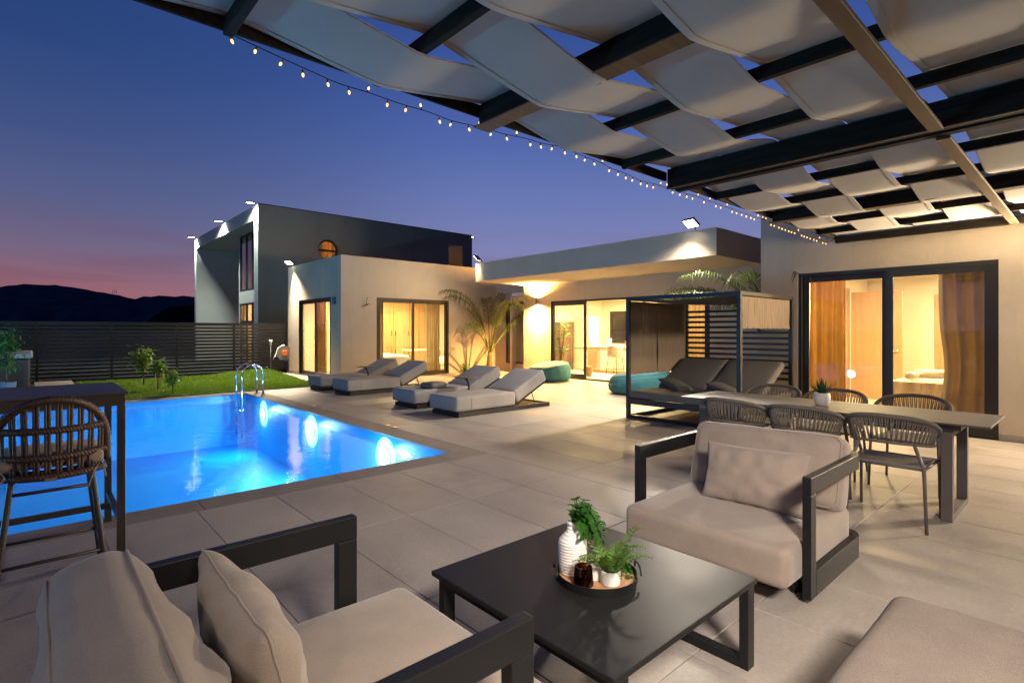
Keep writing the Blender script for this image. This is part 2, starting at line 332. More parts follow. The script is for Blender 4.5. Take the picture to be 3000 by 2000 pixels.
    def mesh(s, name, org=(0, 0, 0), smooth=False):
        me = bpy.data.meshes.new(name)
        me.from_pydata([(x-org[0], y-org[1], z-org[2]) for x, y, z in s.v], [], s.f); me.update()
        if smooth:
            me.polygons.foreach_set('use_smooth', [True]*len(me.polygons))
            if smooth == 'auto':
                try: me.set_sharp_from_angle(angle=radians(40))
                except Exception: pass
        return me
def link(o, parent=None):
    COL.objects.link(o)
    if parent: o.parent = parent
    return o
def mesh_obj(name, mb, mat, org=(0, 0, 0), parent=None, smooth=False):
    me = mb.mesh(name, org, smooth); me.materials.append(MATS[mat])
    return link(bpy.data.objects.new(name, me), parent)
def tag(o, label, cat, group=None):
    o['label'] = label; o['category'] = cat
    if group: o['group'] = group
    return o
class T:                                        # a thing: Empty at its base, parts given in world coordinates
    def __init__(s, name, label, cat, loc=(0, 0, 0), group=None, rz=0.0):
        s.o = bpy.data.objects.new(name, None); COL.objects.link(s.o); s.o.location = loc; s.o.rotation_euler = (0, 0, rz); s.o.empty_display_size = 0.1
        tag(s.o, label, cat, group); s.org = loc if rz == 0 else (0, 0, 0)
    def p(s, name, mb, mat, parent=None, smooth=False, label=None, kind=None):
        o = mesh_obj(name, mb, mat, s.org, parent or s.o, smooth)
        if label: o['label'] = label
        if kind: o['kind'] = kind
        return o
def solo(name, mb, mat, label, cat, loc=(0, 0, 0), group=None, smooth=False):
    o = mesh_obj(name, mb, mat, loc, None, smooth); o.location = loc
    return tag(o, label, cat, group)
def struct(name, mb, mat, smooth=False, loc=(0, 0, 0)):
    o = mesh_obj(name, mb, mat, loc, None, smooth); o.location = loc; o['kind'] = 'structure'; return o
def dup(o, loc=None, rz=None, label=None, parent=None):
    c = o.copy(); COL.objects.link(c)
    if parent: c.parent = parent
    if loc is not None: c.location = loc
    if rz is not None: c.rotation_euler = (0, 0, rz)
    if label: c['label'] = label
    for ch in list(o.children): dup(ch, parent=c)
    return c
def lamp(name, kind, loc, energy, col, parent=None, target=None, **k):
    d = bpy.data.lights.new(name, kind); d.energy = energy; d.color = col
    for a, b in k.items(): setattr(d, a, b)
    o = bpy.data.objects.new(name, d); COL.objects.link(o)
    o.location = loc
    if target is not None:
        o.rotation_euler = (Vector(target)-Vector(loc)).to_track_quat('-Z', 'Y').to_euler()
    if parent:
        bpy.context.view_layer.update(); o.parent = parent; o.matrix_parent_inverse = parent.matrix_world.inverted()
    return o
def Rm(loc, rx=0, ry=0, rz=0): return Matrix.Translation(loc) @ Euler((rx, ry, rz), 'XYZ').to_matrix().to_4x4()
# ================================================================== SETTING
def rects(mb, x0, x1, y0, y1, z, holes=(), top=None):
    xs = sorted({x0, x1, *[h[0] for h in holes], *[h[1] for h in holes]}); ys = sorted({y0, y1, *[h[2] for h in holes], *[h[3] for h in holes]})
    xs = [x for x in xs if x0 <= x <= x1]; ys = [y for y in ys if y0 <= y <= y1]
    for a, b in zip(xs, xs[1:]):
        for c, d in zip(ys, ys[1:]):
            mx_, my_ = (a+b)/2, (c+d)/2
            if any(h[0] < mx_ < h[1] and h[2] < my_ < h[3] for h in holes): continue
            mb.add([(a, c, z), (b, c, z), (b, d, z), (a, d, z)], [(0, 1, 2, 3)])
PX0, PX1, PY0, PY1 = -7.0, 3.655, 5.15, 13.22        # pool opening
CX1, CY0 = 3.974, 4.817                              # outer edge of the coping
POOL = (PX0-0.2, PX1+0.2, PY0-0.2, PY1+0.2)
g_ = MB(); rects(g_, -6000, 6000, -6000, 6000, -0.10, [POOL]); struct('ground', g_, 'earth')
# terrace bed with joints showing between separate paving slabs
tb = MB(); rects(tb, -3.0, 12.6, -3.2, 13.56, -0.012, [(PX0-0.32, CX1, CY0, 14.0)]); rects(tb, 5.80, 12.6, 13.56, 19.0, -0.012)
terr = struct('terrace', tb, 'grout')
tm = {}
def slab(parent, name, x0, x1, y0, y1, mat, z1=0.0, z0=-0.03, r=0.0025):
    key = (name, round(x1-x0, 3), round(y1-y0, 3))
    if key not in tm:
        b = MB(); hx, hy = (x1-x0)/2, (y1-y0)/2
        b.add([(-hx, -hy, z0), (hx, -hy, z0), (hx, hy, z0), (-hx, hy, z0), (-hx, -hy, z1-r), (hx, -hy, z1-r), (hx, hy, z1-r), (-hx, hy, z1-r), (-hx+r, -hy+r, z1), (hx-r, -hy+r, z1), (hx-r, hy-r, z1), (-hx+r, hy-r, z1)],
              [(0, 1, 5, 4), (1, 2, 6, 5), (2, 3, 7, 6), (3, 0, 4, 7), (4, 5, 9, 8), (5, 6, 10, 9), (6, 7, 11, 10), (7, 4, 8, 11), (8, 9, 10, 11)])
        tm[key] = b.mesh(name); tm[key].materials.append(MATS[mat])
    o = link(bpy.data.objects.new(name, tm[key]), parent); o.location = ((x0+x1)/2, (y0+y1)/2, random.uniform(-0.0006, 0.0006)); return o
J = 0.002
def blocked(x, y):
    if x < CX1 and y > CY0: return True
    if x > 9.42 and y < 3.99: return True
    if x > 12.05 or (x > 11.3 and 3.9 < y < 5.0): return True
    if x > 6.59 and y > 14.65: return True
    if x < 5.80 and y > 13.55: return True
    if 9.75 < x and 12.95 < y: return True
    return False
for i in range(-10, 17):
    for j in range(-5, 12):
        x0, y0 = CX1+0.6*i, CY0+1.2*j; x1, y1 = x0+0.6, y0+1.2
        if blocked(x0+0.3, y0+0.3) and blocked(x0+0.3, y0+0.9): continue
        if x0 < -1.7 or (x0 < 1.0 and y1 < -1.0): continue
        if x1 > 12.05: x1 = 12.05
        if x0 < 9.42 < x1 and y0 < 3.5: x1 = 9.42
        if x0 >= 5.3 and x0 < 5.8 < x1 and y0 > 13.0: x0 = 5.80
        if x0 < 6.59 < x1 and y0 > 14.3: x1 = 6.59
        if y0 < 14.65 < y1 and x0 >= 6.59: y1 = 14.65
        if y0 < 13.55 < y1 and x1 <= 5.81: y1 = 13.55
        if x1-x0 < 0.08 or y1-y0 < 0.08: continue
        slab(terr, 'paving_slab', x0+J, x1-J, y0+J, y1-J, 'tile')
# pool
pb = MB()
def quad(mb, *p): mb.add(p, [(0, 1, 2, 3)])
ZB = -1.15; a, b, c, d = PX0, PX1, PY0, PY1
quad(pb, (a, c, ZB), (b, c, ZB), (b, d, ZB), (a, d, ZB))
for (p, q) in (((a, c), (b, c)), ((b, c), (b, d)), ((b, d), (a, d)), ((a, d), (a, c))):
    quad(pb, (*p, ZB), (*p, -0.19), (*q, -0.19), (*q, ZB))
basin = struct('pool_basin', pb, 'liner')
bb = MB()
for (p, q) in (((a, c), (b, c)), ((b, c), (b, d)), ((b, d), (a, d)), ((a, d), (a, c))):
    quad(bb, (*p, -0.19), (*p, -0.028), (*q, -0.028), (*q, -0.19))
mesh_obj('waterline_band', bb, 'liner_band', parent=basin)
cop = struct('pool_coping', MB().add([(PX0-0.32, CY0, -0.031), (CX1, CY0, -0.031), (CX1, PY0, -0.031), (PX0-0.32, PY0, -0.031), (PX1, PY0, -0.031), (CX1, 13.54, -0.031), (PX1, 13.54, -0.031), (PX0-0.32, PY1, -0.031), (PX1, PY1, -0.031), (PX0-0.32, 13.54, -0.031)], [(0, 1, 2, 3), (4, 2, 5, 6), (7, 8, 6, 9)]), 'grout')
x = CX1
k = 0
while x > -2.6:                                   # near edge
    x0 = x-(1.2 if k else 0.32+0.22); slab(cop, 'coping_stone', x0+J, x-J, CY0+J, PY0, 'coping', z0=-0.030); x = x0; k += 1
y = PY0
while y < 13.5:                                   # house side
    y1 = min(y+1.2, 13.54); slab(cop, 'coping_stone', PX1, CX1-J, y+J, y1-J, 'coping', z0=-0.030); y = y1
x = PX1
while x > -4.5:
    x0 = x-1.2; slab(cop, 'coping_stone', x0+J, x-J, PY1, 13.54, 'coping', z0=-0.030); x = x0
wm = MB(); quad(wm, (a+0.001, c+0.001, -0.085), (b-0.001, c+0.001, -0.085), (b-0.001, d-0.001, -0.085), (a+0.001, d-0.001, -0.085)); struct('water', wm, 'water')
# skimmer lids let into the coping
for sy in (9.85, 7.05):
    mb = MB().lathe([(0.0, 0.004), (0.045, 0.004), (0.05, 0.0)], 20, c=(4.02, sy, 0.001)).lathe([(0.0, 0.004), (0.045, 0.004), (0.05, 0.0)], 20, c=(4.02, sy+0.2, 0.001))
    solo('drain_cover', mb, 'steel', 'two small steel drain covers by the coping, '+('opposite the lounger nearest the daybed' if sy < 8 else 'opposite the gap between lounger pairs'), 'drain cover', (4.02, sy, 0), 'drain covers by the pool')
# lawn
def lawn_h(x, y):
    s = lambda t: max(0, min(1, t))**2*(3-2*max(0, min(1, t)))
    return 0.015+0.13*s((x-3.6)/2.0)*s((y-14.8)/3.2)+0.012*noise.noise(Vector((x*0.9, y*0.9, 0)))
lm = MB(); lm.sheet(lambda u, v: (-6+u*11.8, 13.545+v*5.5, lawn_h(-6+u*11.8, 13.545+v*5.5)), 60, 28); struct('lawn', lm, 'lawn_soil', True)
gm = MB()
for i in range(46000):
    x = -1.5+7.28*random.random()**0.75; y = 13.58+5.3*random.random()
    if x < 0.9 and y > 15.3: continue
    z = lawn_h(x, y); hgt = random.uniform(0.03, 0.075)*(0.75+0.5*noise.noise(Vector((x*2, y*2, 4)))); w = random.uniform(0.006, 0.012); t = random.uniform(0, 2*pi); ln = random.uniform(0, 0.035); t2 = random.uniform(0, 2*pi)
    gm.add([(x-w*cos(t), y-w*sin(t), z-0.004), (x+w*cos(t), y+w*sin(t), z-0.004), (x+ln*cos(t2), y+ln*sin(t2), z+hgt)], [(0, 1, 2)])
go = mesh_obj('grass', gm, 'grass'); go['kind'] = 'stuff'; tag(go, 'bright green lawn grass between the pool and the slatted fence', 'grass')
# gravel bed against the bedroom block
gb = MB(); gb.sheet(lambda u, v: (9.76+u*2.62, 12.97+v*1.66, -0.004+0.03*noise.noise(Vector((u*9, v*7, 2)))*(min(u, 1-u, v, 1-v) > 0.02)), 40, 26); struct('gravel_bed', gb, 'gravel', True)
st_ = MB()
for i in range(1500):
    x = random.uniform(9.8, 12.3); y = random.uniform(13.0, 14.6); r = random.uniform(0.012, 0.03); z = r*0.35
    vs_ = [(x+r*random.uniform(.7, 1.2)*dx, y+r*random.uniform(.7, 1.2)*dy, z+r*0.7*dz) for dx, dy, dz in ((1, 0, 0), (0, 1, 0), (-1, 0, 0), (0, -1, 0), (0, 0, 1), (0, 0, -1))]
    st_.add(vs_, [(0, 1, 4), (1, 2, 4), (2, 3, 4), (3, 0, 4), (1, 0, 5), (2, 1, 5), (3, 2, 5), (0, 3, 5)])
so = mesh_obj('gravel', st_, 'gravel'); so['kind'] = 'stuff'; tag(so, 'pale gravel strewn round the palm by the bedroom wall', 'gravel')
# hills
F_, YH, CS, SN = 1562.3, 968.9, cos(TH), sin(TH)
def far(u, v, depth):
    X = (u-1500)/F_*depth
    return Vector((X*CS+depth*SN, -X*SN+depth*CS, 1.43+(YH-v)/F_*depth))
def ridge(name, prof, depth, mat, base, lab, amp, seed):
    mb = MB(); nU = 240; nV = 12
    def top(u):
        for (u0, v0), (u1, v1) in zip(prof, prof[1:]):
            if u0 <= u <= u1: t = (u-u0)/(u1-u0); return v0+(v1-v0)*t
        return prof[-1][1]
    ua, ub = prof[0][0], prof[-1][0]
    def fn(s, t):
        u = ua+(ub-ua)*s
        v = top(u)+amp*noise.fractal(Vector((u*0.02, seed, 0)), 0.9, 2.2, 6)
        P = far(u, v, depth)
        if t <= 0.7:
            q = t/0.7; B = far(u, YH, depth*0.55); r = q**1.25
            z = base+(P.z-base)*r+ (P.z-base)*0.10*noise.fractal(Vector((u*0.012, q*3, seed+5)), 0.8, 2.1, 5)*q*(1-q)*4
            return (B.x+(P.x-B.x)*q, B.y+(P.y-B.y)*q, z)
        q = (t-0.7)/0.3; B = far(u, YH, depth*1.5)
        return (P.x+(B.x-P.x)*q, P.y+(B.y-P.y)*q, P.z*(1-q)+base*q)
    mb.sheet(fn, nU, nV*2)
    return struct(name, mb, mat, True)
k_ = 3.675
pf = [(-1400, 850), (-700, 838), (-250, 846)]+[(x/k_, 760+y/k_) for x, y in ((0, 280), (40, 252), (250, 246), (450, 246), (600, 252), (720, 276), (870, 293), (1000, 316), (1200, 352), (1330, 382), (1400, 408), (1450, 412), (1520, 380), (1700, 381), (1900, 377), (2000, 372), (2090, 390))]+[(800, 880), (1200, 890), (1800, 885), (2600, 900), (4200, 905)]
ridge('hills', pf, 3600, 'hill_far_hazed', -30, '', 4.5, 1.0)
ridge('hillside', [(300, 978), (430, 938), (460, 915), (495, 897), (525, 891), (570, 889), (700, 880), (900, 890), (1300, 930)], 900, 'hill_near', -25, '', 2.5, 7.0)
mast = MB()
for q in (330, 334, 337, 341):
    p0 = far(q, 858, 3500); mast.tube([p0-Vector((0, 0, 4)), p0+Vector((0, 0, 22))], [1.2, 0.6], 5)
solo('radio_masts', mast, 'hill_near', 'cluster of thin radio masts on the far hill crest', 'mast', tuple(far(335, 862, 3500)))
# ================================================================== BUILDINGS
def wall(mb, axis, c0, c1, a0, a1, z0, z1, holes=()):
    A = sorted({a0, a1, *[h[0] for h in holes], *[h[1] for h in holes]}); Z = sorted({z0, z1, *[h[2] for h in holes], *[h[3] for h in holes]})
    for p, q in zip(A, A[1:]):
        col = []
        for r, s in zip(Z, Z[1:]):
            m, n = (p+q)/2, (r+s)/2
            if any(h[0] < m < h[1] and h[2] < n < h[3] for h in holes): continue
            if col and abs(col[-1][1]-r) < 1e-6: col[-1][1] = s
            else: col.append([r, s])
        for r, s in col:
            if axis == 'x': mb.box((c0, p, r), (c1, q, s))
            else: mb.box((p, c0, r), (q, c1, s))
    return mb
def slider(t, axis, c, a0, a1, z1, splits, fw=0.09, dep=0.10, z0=0.0, open_=(), name='sliding_door', head=None):
    """dark aluminium frame in an opening; panes between the splits"""
    def bx(mb, p, q, r, s, c0=None, c1=None):
        c0 = c if c0 is None else c0; c1 = c+dep if c1 is None else c1
        if axis == 'x': mb.box((c0, p, r), (c1, q, s))
        else: mb.box((p, c0, r), (q, c1, s))
    mb = MB(); hd = head or fw
    bx(mb, a0, a1, z1-0.055, z1); bx(mb, a0, a1, z0, z0+0.035); bx(mb, a0, a0+0.05, z0+0.035, z1-0.055); bx(mb, a1-0.05, a1, z0+0.035, z1-0.055)
    fr = t.p(name, mb, 'frame_metal')
    S = [a0]+list(splits)+[a1]
    for i, (p, q) in enumerate(zip(S, S[1:])):
        if i in open_: continue
        off = 0.012+0.045*(i % 2); w = fw*0.62
        p2 = p+(0.05 if i == 0 else -0.02); q2 = q-(0.05 if i == len(S)-2 else -0.02)
        sb = MB(); zz0, zz1 = z0+0.035, z1-0.055
        bx(sb, p2, q2, zz1-w, zz1, c+off, c+off+0.035); bx(sb, p2, q2, zz0, zz0+w*1.25, c+off, c+off+0.035)
        bx(sb, p2, p2+w, zz0+w*1.25, zz1-w, c+off, c+off+0.035); bx(sb, q2-w, q2, zz0+w*1.25, zz1-w, c+off, c+off+0.035)
        t.p('sash', sb, 'frame_metal', fr)
        gb_ = MB(); bx(gb_, p2+w, q2-w, zz0+w*1.25, zz1-w, c+off+0.013, c+off+0.021); t.p('pane', gb_, 'window_glass', fr)
    return fr
def room(t, x0, x1, y0, y1, zc, skip=(), floor='stone_top', mat='plaster'):
    f = MB().box((x0, y0, -0.05), (x1, y1, 0.006)); t.p('interior_floor', f, floor)
    t.p('ceiling', MB().box((x0, y0, zc), (x1, y1, zc+0.1)), 'white_paint')
    if 'x1' not in skip: t.p('interior_wall', MB().box((x1, y0-0.1, 0), (x1+0.1, y1+0.1, zc)), mat)
    if 'y0' not in skip: t.p('interior_wall', MB().box((x0, y0-0.1, 0), (x1, y0, zc)), mat)
    if 'y1' not in skip: t.p('interior_wall', MB().box((x0, y1, 0), (x1, y1+0.1, zc)), mat)
    if 'x0' in skip and False: pass
def downlight(x, y, z, e, where, col=(1.0, 0.72, 0.33), r=0.35):
    t = T('ceiling_light', 'small round ceiling light '+where, 'ceiling light', (x, y, z), 'recessed ceiling lights')
    t.p('trim', MB().lathe([(0.055, 0.0), (0.075, 0.0), (0.075, -0.008), (0.055, -0.008)], 20, c=(x, y, z)), 'white_paint')
    t.p('lens', MB().lathe([(0.0, -0.006), (0.054, -0.006)], 20, c=(x, y, z)), 'downlight')
    lamp('ceiling_lamp', 'AREA', (x, y, z-0.02), e, col, t.o, (x, y, 0), shape='DISK', size=r)
def drape(name, mat, lab, axis, c, a0, a1, z0, z1, folds, amp=0.05, grp='indoor curtains', gather=None, seed=0, group=None):
    mb = MB()
    def fn(u, v):
        z = z0+(z1-z0)*v
        A0, A1 = a0, a1
        if gather:                       # drawn in towards one side near the middle
            g0, g1, zg, wd = gather; k = exp(-((z-zg)/wd)**2); A0 += (g0-a0)*k; A1 += (g1-a1)*k
        al = A0+(A1-A0)*u
        d = amp*sin(u*folds*2*pi+0.8*noise.noise(Vector((u*4, v*1.2, seed))))*(0.75+0.25*v)+0.02*noise.noise(Vector((u*6, v*2, seed+3)))
        return (c+d, al, z) if axis == 'x' else (al, c+d, z)
    mb.sheet(fn, int(folds*16), 18, 0.003)
    base = (c, (a0+a1)/2, z0) if axis == 'x' else ((a0+a1)/2, c, z0)
    return solo(name, mb, mat, lab, 'curtain', base, group or grp, True)
# ---------------------------------------------------------------- guest wing with the wide glazed door (right)
gw = T('guest_wing', 'beige rendered wing with a wide black sliding door beside the dining table', 'house', (9.42, 0, 0))
HZ = 3.62
gw.p('wall', wall(MB(), 'x', 9.42, 9.62, -4.2, 3.994, 0, HZ, [(0.925, 3.388, -1, 2.37)]), 'stucco')
gw.p('wall', wall(MB(), 'y', 3.794, 3.994, 9.62, 15.0, 0, HZ), 'stucco')
gw.p('roof', MB().box((9.62, -4.2, 3.2), (15.0, 3.794, 3.35)), 'stucco')
gw.p('skirting', MB().box((9.405, -4.2, 0.001), (9.42, 0.915, 0.085)), 'tile')
gw.p('skirting', MB().box((9.405, 3.40, 0.001), (9.42, 3.994, 0.085)), 'tile')
slider(gw, 'x', 9.425, 0.925, 3.388, 2.37, [2.157], fw=0.15)
room(gw, 9.62, 14.5, -0.6, 3.70, 2.62)
# interior doors
def leaf_door(t, axis, c, a0, a1, z1, side=1):
    fr = MB(); e = 0.03*side
    def bx(p, q, r, s, d0, d1):
        if axis == 'x': fr.box((c+d0, p, r), (c+d1, q, s))
        else: fr.box((p, c+d0, r), (q, c+d1, s))
    lo, hi = sorted((0, -0.035*side))
    bx(a0-0.09, a0, 0.007, z1+0.09, lo, hi); bx(a1, a1+0.09, 0.007, z1+0.09, lo, hi); bx(a0, a1, z1, z1+0.09, lo, hi)
    f = t.p('door_frame', fr, 'door_wood')
    m = MB(); lo, hi = sorted((0, -0.012*side))
    if axis == 'x': m.box((c+lo, a0, 0.01), (c+hi, a1, z1))
    else: m.box((a0, c+lo, 0.01), (a1, c+hi, z1))
    return t.p('door_leaf', m, 'door_wood', f)
dl = leaf_door(gw, 'x', 14.5, 1.35, 2.35, 2.12)
dk = leaf_door(gw, 'y', 3.70, 12.1, 13.0, 2.25)
od = gw.p('door_leaf', MB().bbox((13.02, 2.72, 0.02), (13.07, 3.62, 2.25), 0.004), 'door_wood')
gw.p('handle', MB().tube([(13.00, 2.80, 1.02), (12.96, 2.80, 1.02), (12.96, 2.92, 1.02)], 0.011, 8).lathe([(0, 0), (0.026, 0), (0.026, 0.012), (0, 0.012)], 14, Rm((13.02, 2.80, 1.02), ry=-pi/2)), 'steel', od, True)
gw.p('light_switch', MB().box((11.0, 3.685, 1.05), (11.16, 3.70, 1.22)), 'black_metal')
gw.p('light_switch', MB().box((11.05, 3.685, 0.30), (11.20, 3.70, 0.42)), 'black_metal')
drape('curtain', 'drape', 'golden curtain behind the left pane of the dining-side glass door', 'x', 9.78, 2.80, 3.33, 0.03, 2.55, 3.5, 0.045, seed=1)
drape('curtain', 'drape_taupe', 'taupe curtain tied back behind the right pane of the dining-side glass door', 'x', 9.80, 0.98, 1.62, 0.03, 2.55, 3.2, 0.045, gather=(0.98, 1.55, 0.9, 0.5), seed=5)
bed = T('massage_bed', 'massage bed under a knitted cover behind the dining-side glass', 'bed', (11.0, 1.9, 0))
bed.p('mattress', MB().soft((1.9, 0.80, 0.16), 0.06, 10, 0.01, Rm((11.55, 1.95, 0.52))), 'white_fabric', smooth=True)
bed.p('cover', MB().sheet(lambda u, v: (10.58+0.02*sin(v*22), 1.53+0.84*v, 0.08+0.52*u+0.012*sin(v*60)*sin(u*40)), 30, 40, 0.012).sheet(lambda u, v: (10.58+0.9*u, 1.53+0.84*v, 0.604+0.01*sin(v*60)*sin(u*50)), 30, 40, 0.012), 'knit', smooth=True)
for lx in (10.75, 12.35):
    for ly in (1.65, 2.25): bed.p('leg', MB().box((lx-0.03, ly-0.03, 0.007), (lx+0.03, ly+0.03, 0.45)), 'dark_wood')
def towel(x, y, z, ln, r, rz, lab):
    mb = MB(); pts = []
    for i in range(60):
        a_ = i/60*2*pi*3.2; rr = r*(0.25+0.75*i/60); pts.append((rr*cos(a_), rr*sin(a_)))
    mt = Rm((x, y, z+r), rx=pi/2, rz=rz)
    mb.sheet(lambda u, v: (mt @ Vector((*pts[min(59, int(u*59.99))], (v-0.5)*ln)))[:], 59, 4, 0.012)
    solo('rolled_towel', mb, 'white_fabric', lab, 'towel', (x, y, z), 'rolled towels on the massage bed', True)
towel(10.95, 2.15, 0.615, 0.30, 0.07, 1.5, 'rolled white towel at the end of the massage bed')
towel(11.3, 1.95, 0.615, 0.42, 0.09, 0.6, 'larger rolled white towel lying crosswise on the massage bed')
downlight(10.9, 2.9, 2.62, 222, 'above the massage bed'); downlight(12.9, 1.6, 2.62, 222, 'near the back door of the massage room')
# ---------------------------------------------------------------- living wing with the overhanging roof
lw = T('living_wing', 'rendered living wing with a deep overhanging roof slab and open sliding door', 'house', (12.05, 9, 0))
lw.p('wall', wall(MB(), 'x', 12.05, 12.25, 5.02, 12.80, 0, 2.896, [(6.31, 11.57, -1, 2.35)]), 'stucco')
lw.p('wall', wall(MB(), 'x', 12.40, 12.55, 12.80, 14.65, 0, 3.40, [(12.98, 14.1, 0.30, 2.42)]), 'stucco')
lw.p('wall', MB().box((12.25, 12.65, 0), (12.40, 12.80, 2.896)), 'stucco')
lw.p('wall', MB().box((12.25, 5.02, 0), (17.4, 5.22, 2.896)), 'stucco')
lw.p('roof', MB().box((9.844, 5.02, 2.896), (17.6, 12.55, 3.42)), 'stucco')
lw.p('roof_edge', MB().box((9.829, 5.005, 3.42), (17.6, 12.565, 3.435)), 'stucco')
slider(lw, 'x', 12.06, 6.31, 11.57, 2.35, [8.2, 10.18], fw=0.15, open_=(1,))
wf = MB(); wall(wf, 'x', 12.41, 12.47, 12.98, 14.1, 0.30, 2.42, [(13.06, 14.02, 0.36, 2.35)]); wfo = lw.p('window_frame', wf, 'frame_metal'); lw.p('pane', MB().box((12.43, 13.06, 0.36), (12.438, 14.02, 2.35)), 'window_glass', wfo)
lw.p('interior_wall', MB().box((12.95, 12.70, 0.007), (13.0, 14.3, 2.6)), 'door_wood'); lw.p('interior_wall', MB().box((12.56, 12.70, 0.007), (12.95, 12.75, 2.6)), 'plaster')  # panel and partition added to dim the room behind the corner window
room(lw, 12.25, 17.2, 5.25, 13.6, 2.62, skip=('x1',))
lw.p('interior_wall', wall(MB(), 'x', 17.2, 17.3, 5.25, 13.7, 0, 2.62, [(12.2, 13.2, 0.95, 2.2)]), 'plaster')
kw = MB(); wall(kw, 'x', 17.15, 17.22, 12.2, 13.2, 0.95, 2.2, [(12.3, 13.1, 1.03, 2.12)]); kwo = lw.p('window_frame', kw, 'frame_metal'); lw.p('pane', MB().box((17.17, 12.3, 1.03), (17.178, 13.1, 2.12)), 'window_glass', kwo)
drape('curtain', 'voile', 'pale sheer curtain behind the slats of the daybed', 'x', 12.42, 6.42, 7.25, 0.03, 2.55, 9, 0.04, seed=9)
# kitchen
kc = T('kitchen_counter', 'pale kitchen counter with sink seen through the open sliding door', 'counter', (14.6, 11.5, 0))
kc.p('cabinet', MB().bbox((14.35, 10.2, 0.10), (14.95, 12.3, 0.88), 0.004), 'cream'); kc.p('worktop', MB().bbox((14.30, 10.15, 0.88), (15.0, 12.35, 0.93), 0.004), 'stone_top'); kc.p('plinth', MB().box((14.4, 10.25, 0.007), (14.9, 12.25, 0.10)), 'oak')
kc.p('dishwasher', MB().bbox((14.335, 11.45, 0.12), (14.35, 12.0, 0.84), 0.003), 'steel'); kc.p('handle', MB().tube([(14.31, 11.5, 0.78), (14.31, 11.95, 0.78)], 0.012, 8), 'steel')
kc.p('faucet', MB().tube([(14.75, 11.7, 0.93)]+[(14.75-0.12+0.12*cos(t_), 11.7, 1.18+0.12*sin(t_)) for t_ in [i*pi/10 for i in range(11)]]+[(14.51, 11.7, 1.10)], 0.012, 8), 'steel', smooth=True)
fg = T('fridge', 'tall steel fridge freezer standing beside the kitchen counter', 'fridge', (15.3, 12.9, 0))
fg.p('body', MB().bbox((15.0, 12.5, 0.02), (15.6, 13.2, 1.95), 0.01), 'cream'); fg.p('gap', MB().box((14.995, 12.5, 0.78), (15.0, 13.2, 0.80)), 'black_metal')
wc = T('wall_cupboard', 'oak wall cupboard hung above the kitchen worktop', 'cupboard', (16.95, 10.4, 1.4)); wc.p('carcass', MB().bbox((16.85, 9.6, 1.45), (17.199, 11.4, 2.2), 0.004), 'oak')
for yy in (10.2, 10.8): wc.p('door_gap', MB().box((16.846, yy-0.004, 1.46), (16.85, yy+0.004, 2.19)), 'dark_wood')
bc = T('back_counter', 'low cabinet run under the oak wall cupboard', 'counter', (16.9, 10.5, 0)); bc.p('cabinet', MB().bbox((16.6, 9.0, 0.007), (17.199, 11.6, 0.88), 0.004), 'cream'); bc.p('worktop', MB().bbox((16.56, 8.95, 0.88), (17.199, 11.65, 0.92), 0.004), 'stone_top')
solo('kettle', MB().lathe([(0.0, 0), (0.085, 0), (0.09, 0.02), (0.075, 0.16), (0.05, 0.2), (0, 0.21)], 20, c=(14.6, 10.5, 0.93)).tube([(14.6, 10.42, 0.97), (14.6, 10.36, 1.03), (14.6, 10.42, 1.11)], 0.012, 8), 'red_plastic', 'red kettle on the kitchen counter', 'kettle', (14.6, 10.5, 0.93), smooth='auto')
solo('paper_roll', MB().lathe([(0.02, 0), (0.06, 0), (0.06, 0.24), (0.02, 0.24), (0.02, 0)], 20, c=(14.55, 11.2, 0.93)), 'white_paint', 'white kitchen paper roll standing on the counter', 'paper roll', (14.55, 11.2, 0.93), smooth='auto')
solo('soap_bottle', MB().lathe([(0.0, 0), (0.035, 0), (0.035, 0.13), (0.012, 0.16), (0.012, 0.19), (0, 0.19)], 16, c=(14.5, 12.05, 0.93)), 'yellow_tape', 'small yellow soap bottle beside the sink', 'bottle', (14.5, 12.05, 0.93), smooth='auto')
def bar_chair(x, y, lab):
    t = T('kitchen_stool', lab, 'stool', (x, y, 0), 'kitchen stools')
    t.p('seat', MB().soft((0.40, 0.42, 0.08), 0.03, 6, 0.0, Rm((x, y, 0.66))), 'cream', smooth=True)
    t.p('backrest', MB().sheet(lambda u, v: (x-0.22*cos((u-0.5)*pi*1.05)*(1+0.08*v), y+0.24*sin((u-0.5)*pi*1.05), 0.66+0.32*v*(0.8+0.2*cos((u-0.5)*pi))), 16, 6, 0.03), 'cream', smooth=True)
    for sx in (-1, 1):
        for sy in (-1, 1): t.p('leg', MB().tube([(x+0.14*sx, y+0.15*sy, 0.63), (x+0.21*sx, y+0.21*sy, 0.008)], 0.011, 8), 'black_metal')
    t.p('foot_ring', MB().tube([(x+0.25*cos(a_), y+0.25*sin(a_), 0.24) for a_ in [i*pi/12 for i in range(24)]], 0.009, 6, True), 'black_metal', smooth=True)
bar_chair(13.45, 10.15, 'cream upholstered kitchen stool standing at the end of the counter'); bar_chair(13.6, 9.2, 'cream upholstered kitchen stool further from the sink, behind the daybed curtain')
bk = MB()
for i in range(9): bk.tube([(13.0+0.13*cos(a_)*(1-0.06*abs(i-4)), 10.85+0.13*sin(a_)*(1-0.06*abs(i-4)), 0.03+i*0.035) for a_ in [j*pi/10 for j in range(20)]], 0.017, 6, True)
solo('basket', bk, 'oak', 'woven wicker basket on the floor inside the sliding door', 'basket', (13.0, 10.85, 0), smooth=True)
dc = T('dark_cupboard', 'tall dark wooden cupboard behind the fixed glass panel', 'cupboard', (14.6, 13.3, 0)); dc.p('carcass', MB().bbox((14.2, 13.15, 0.007), (14.9, 13.6, 1.75), 0.005), 'dark_wood')
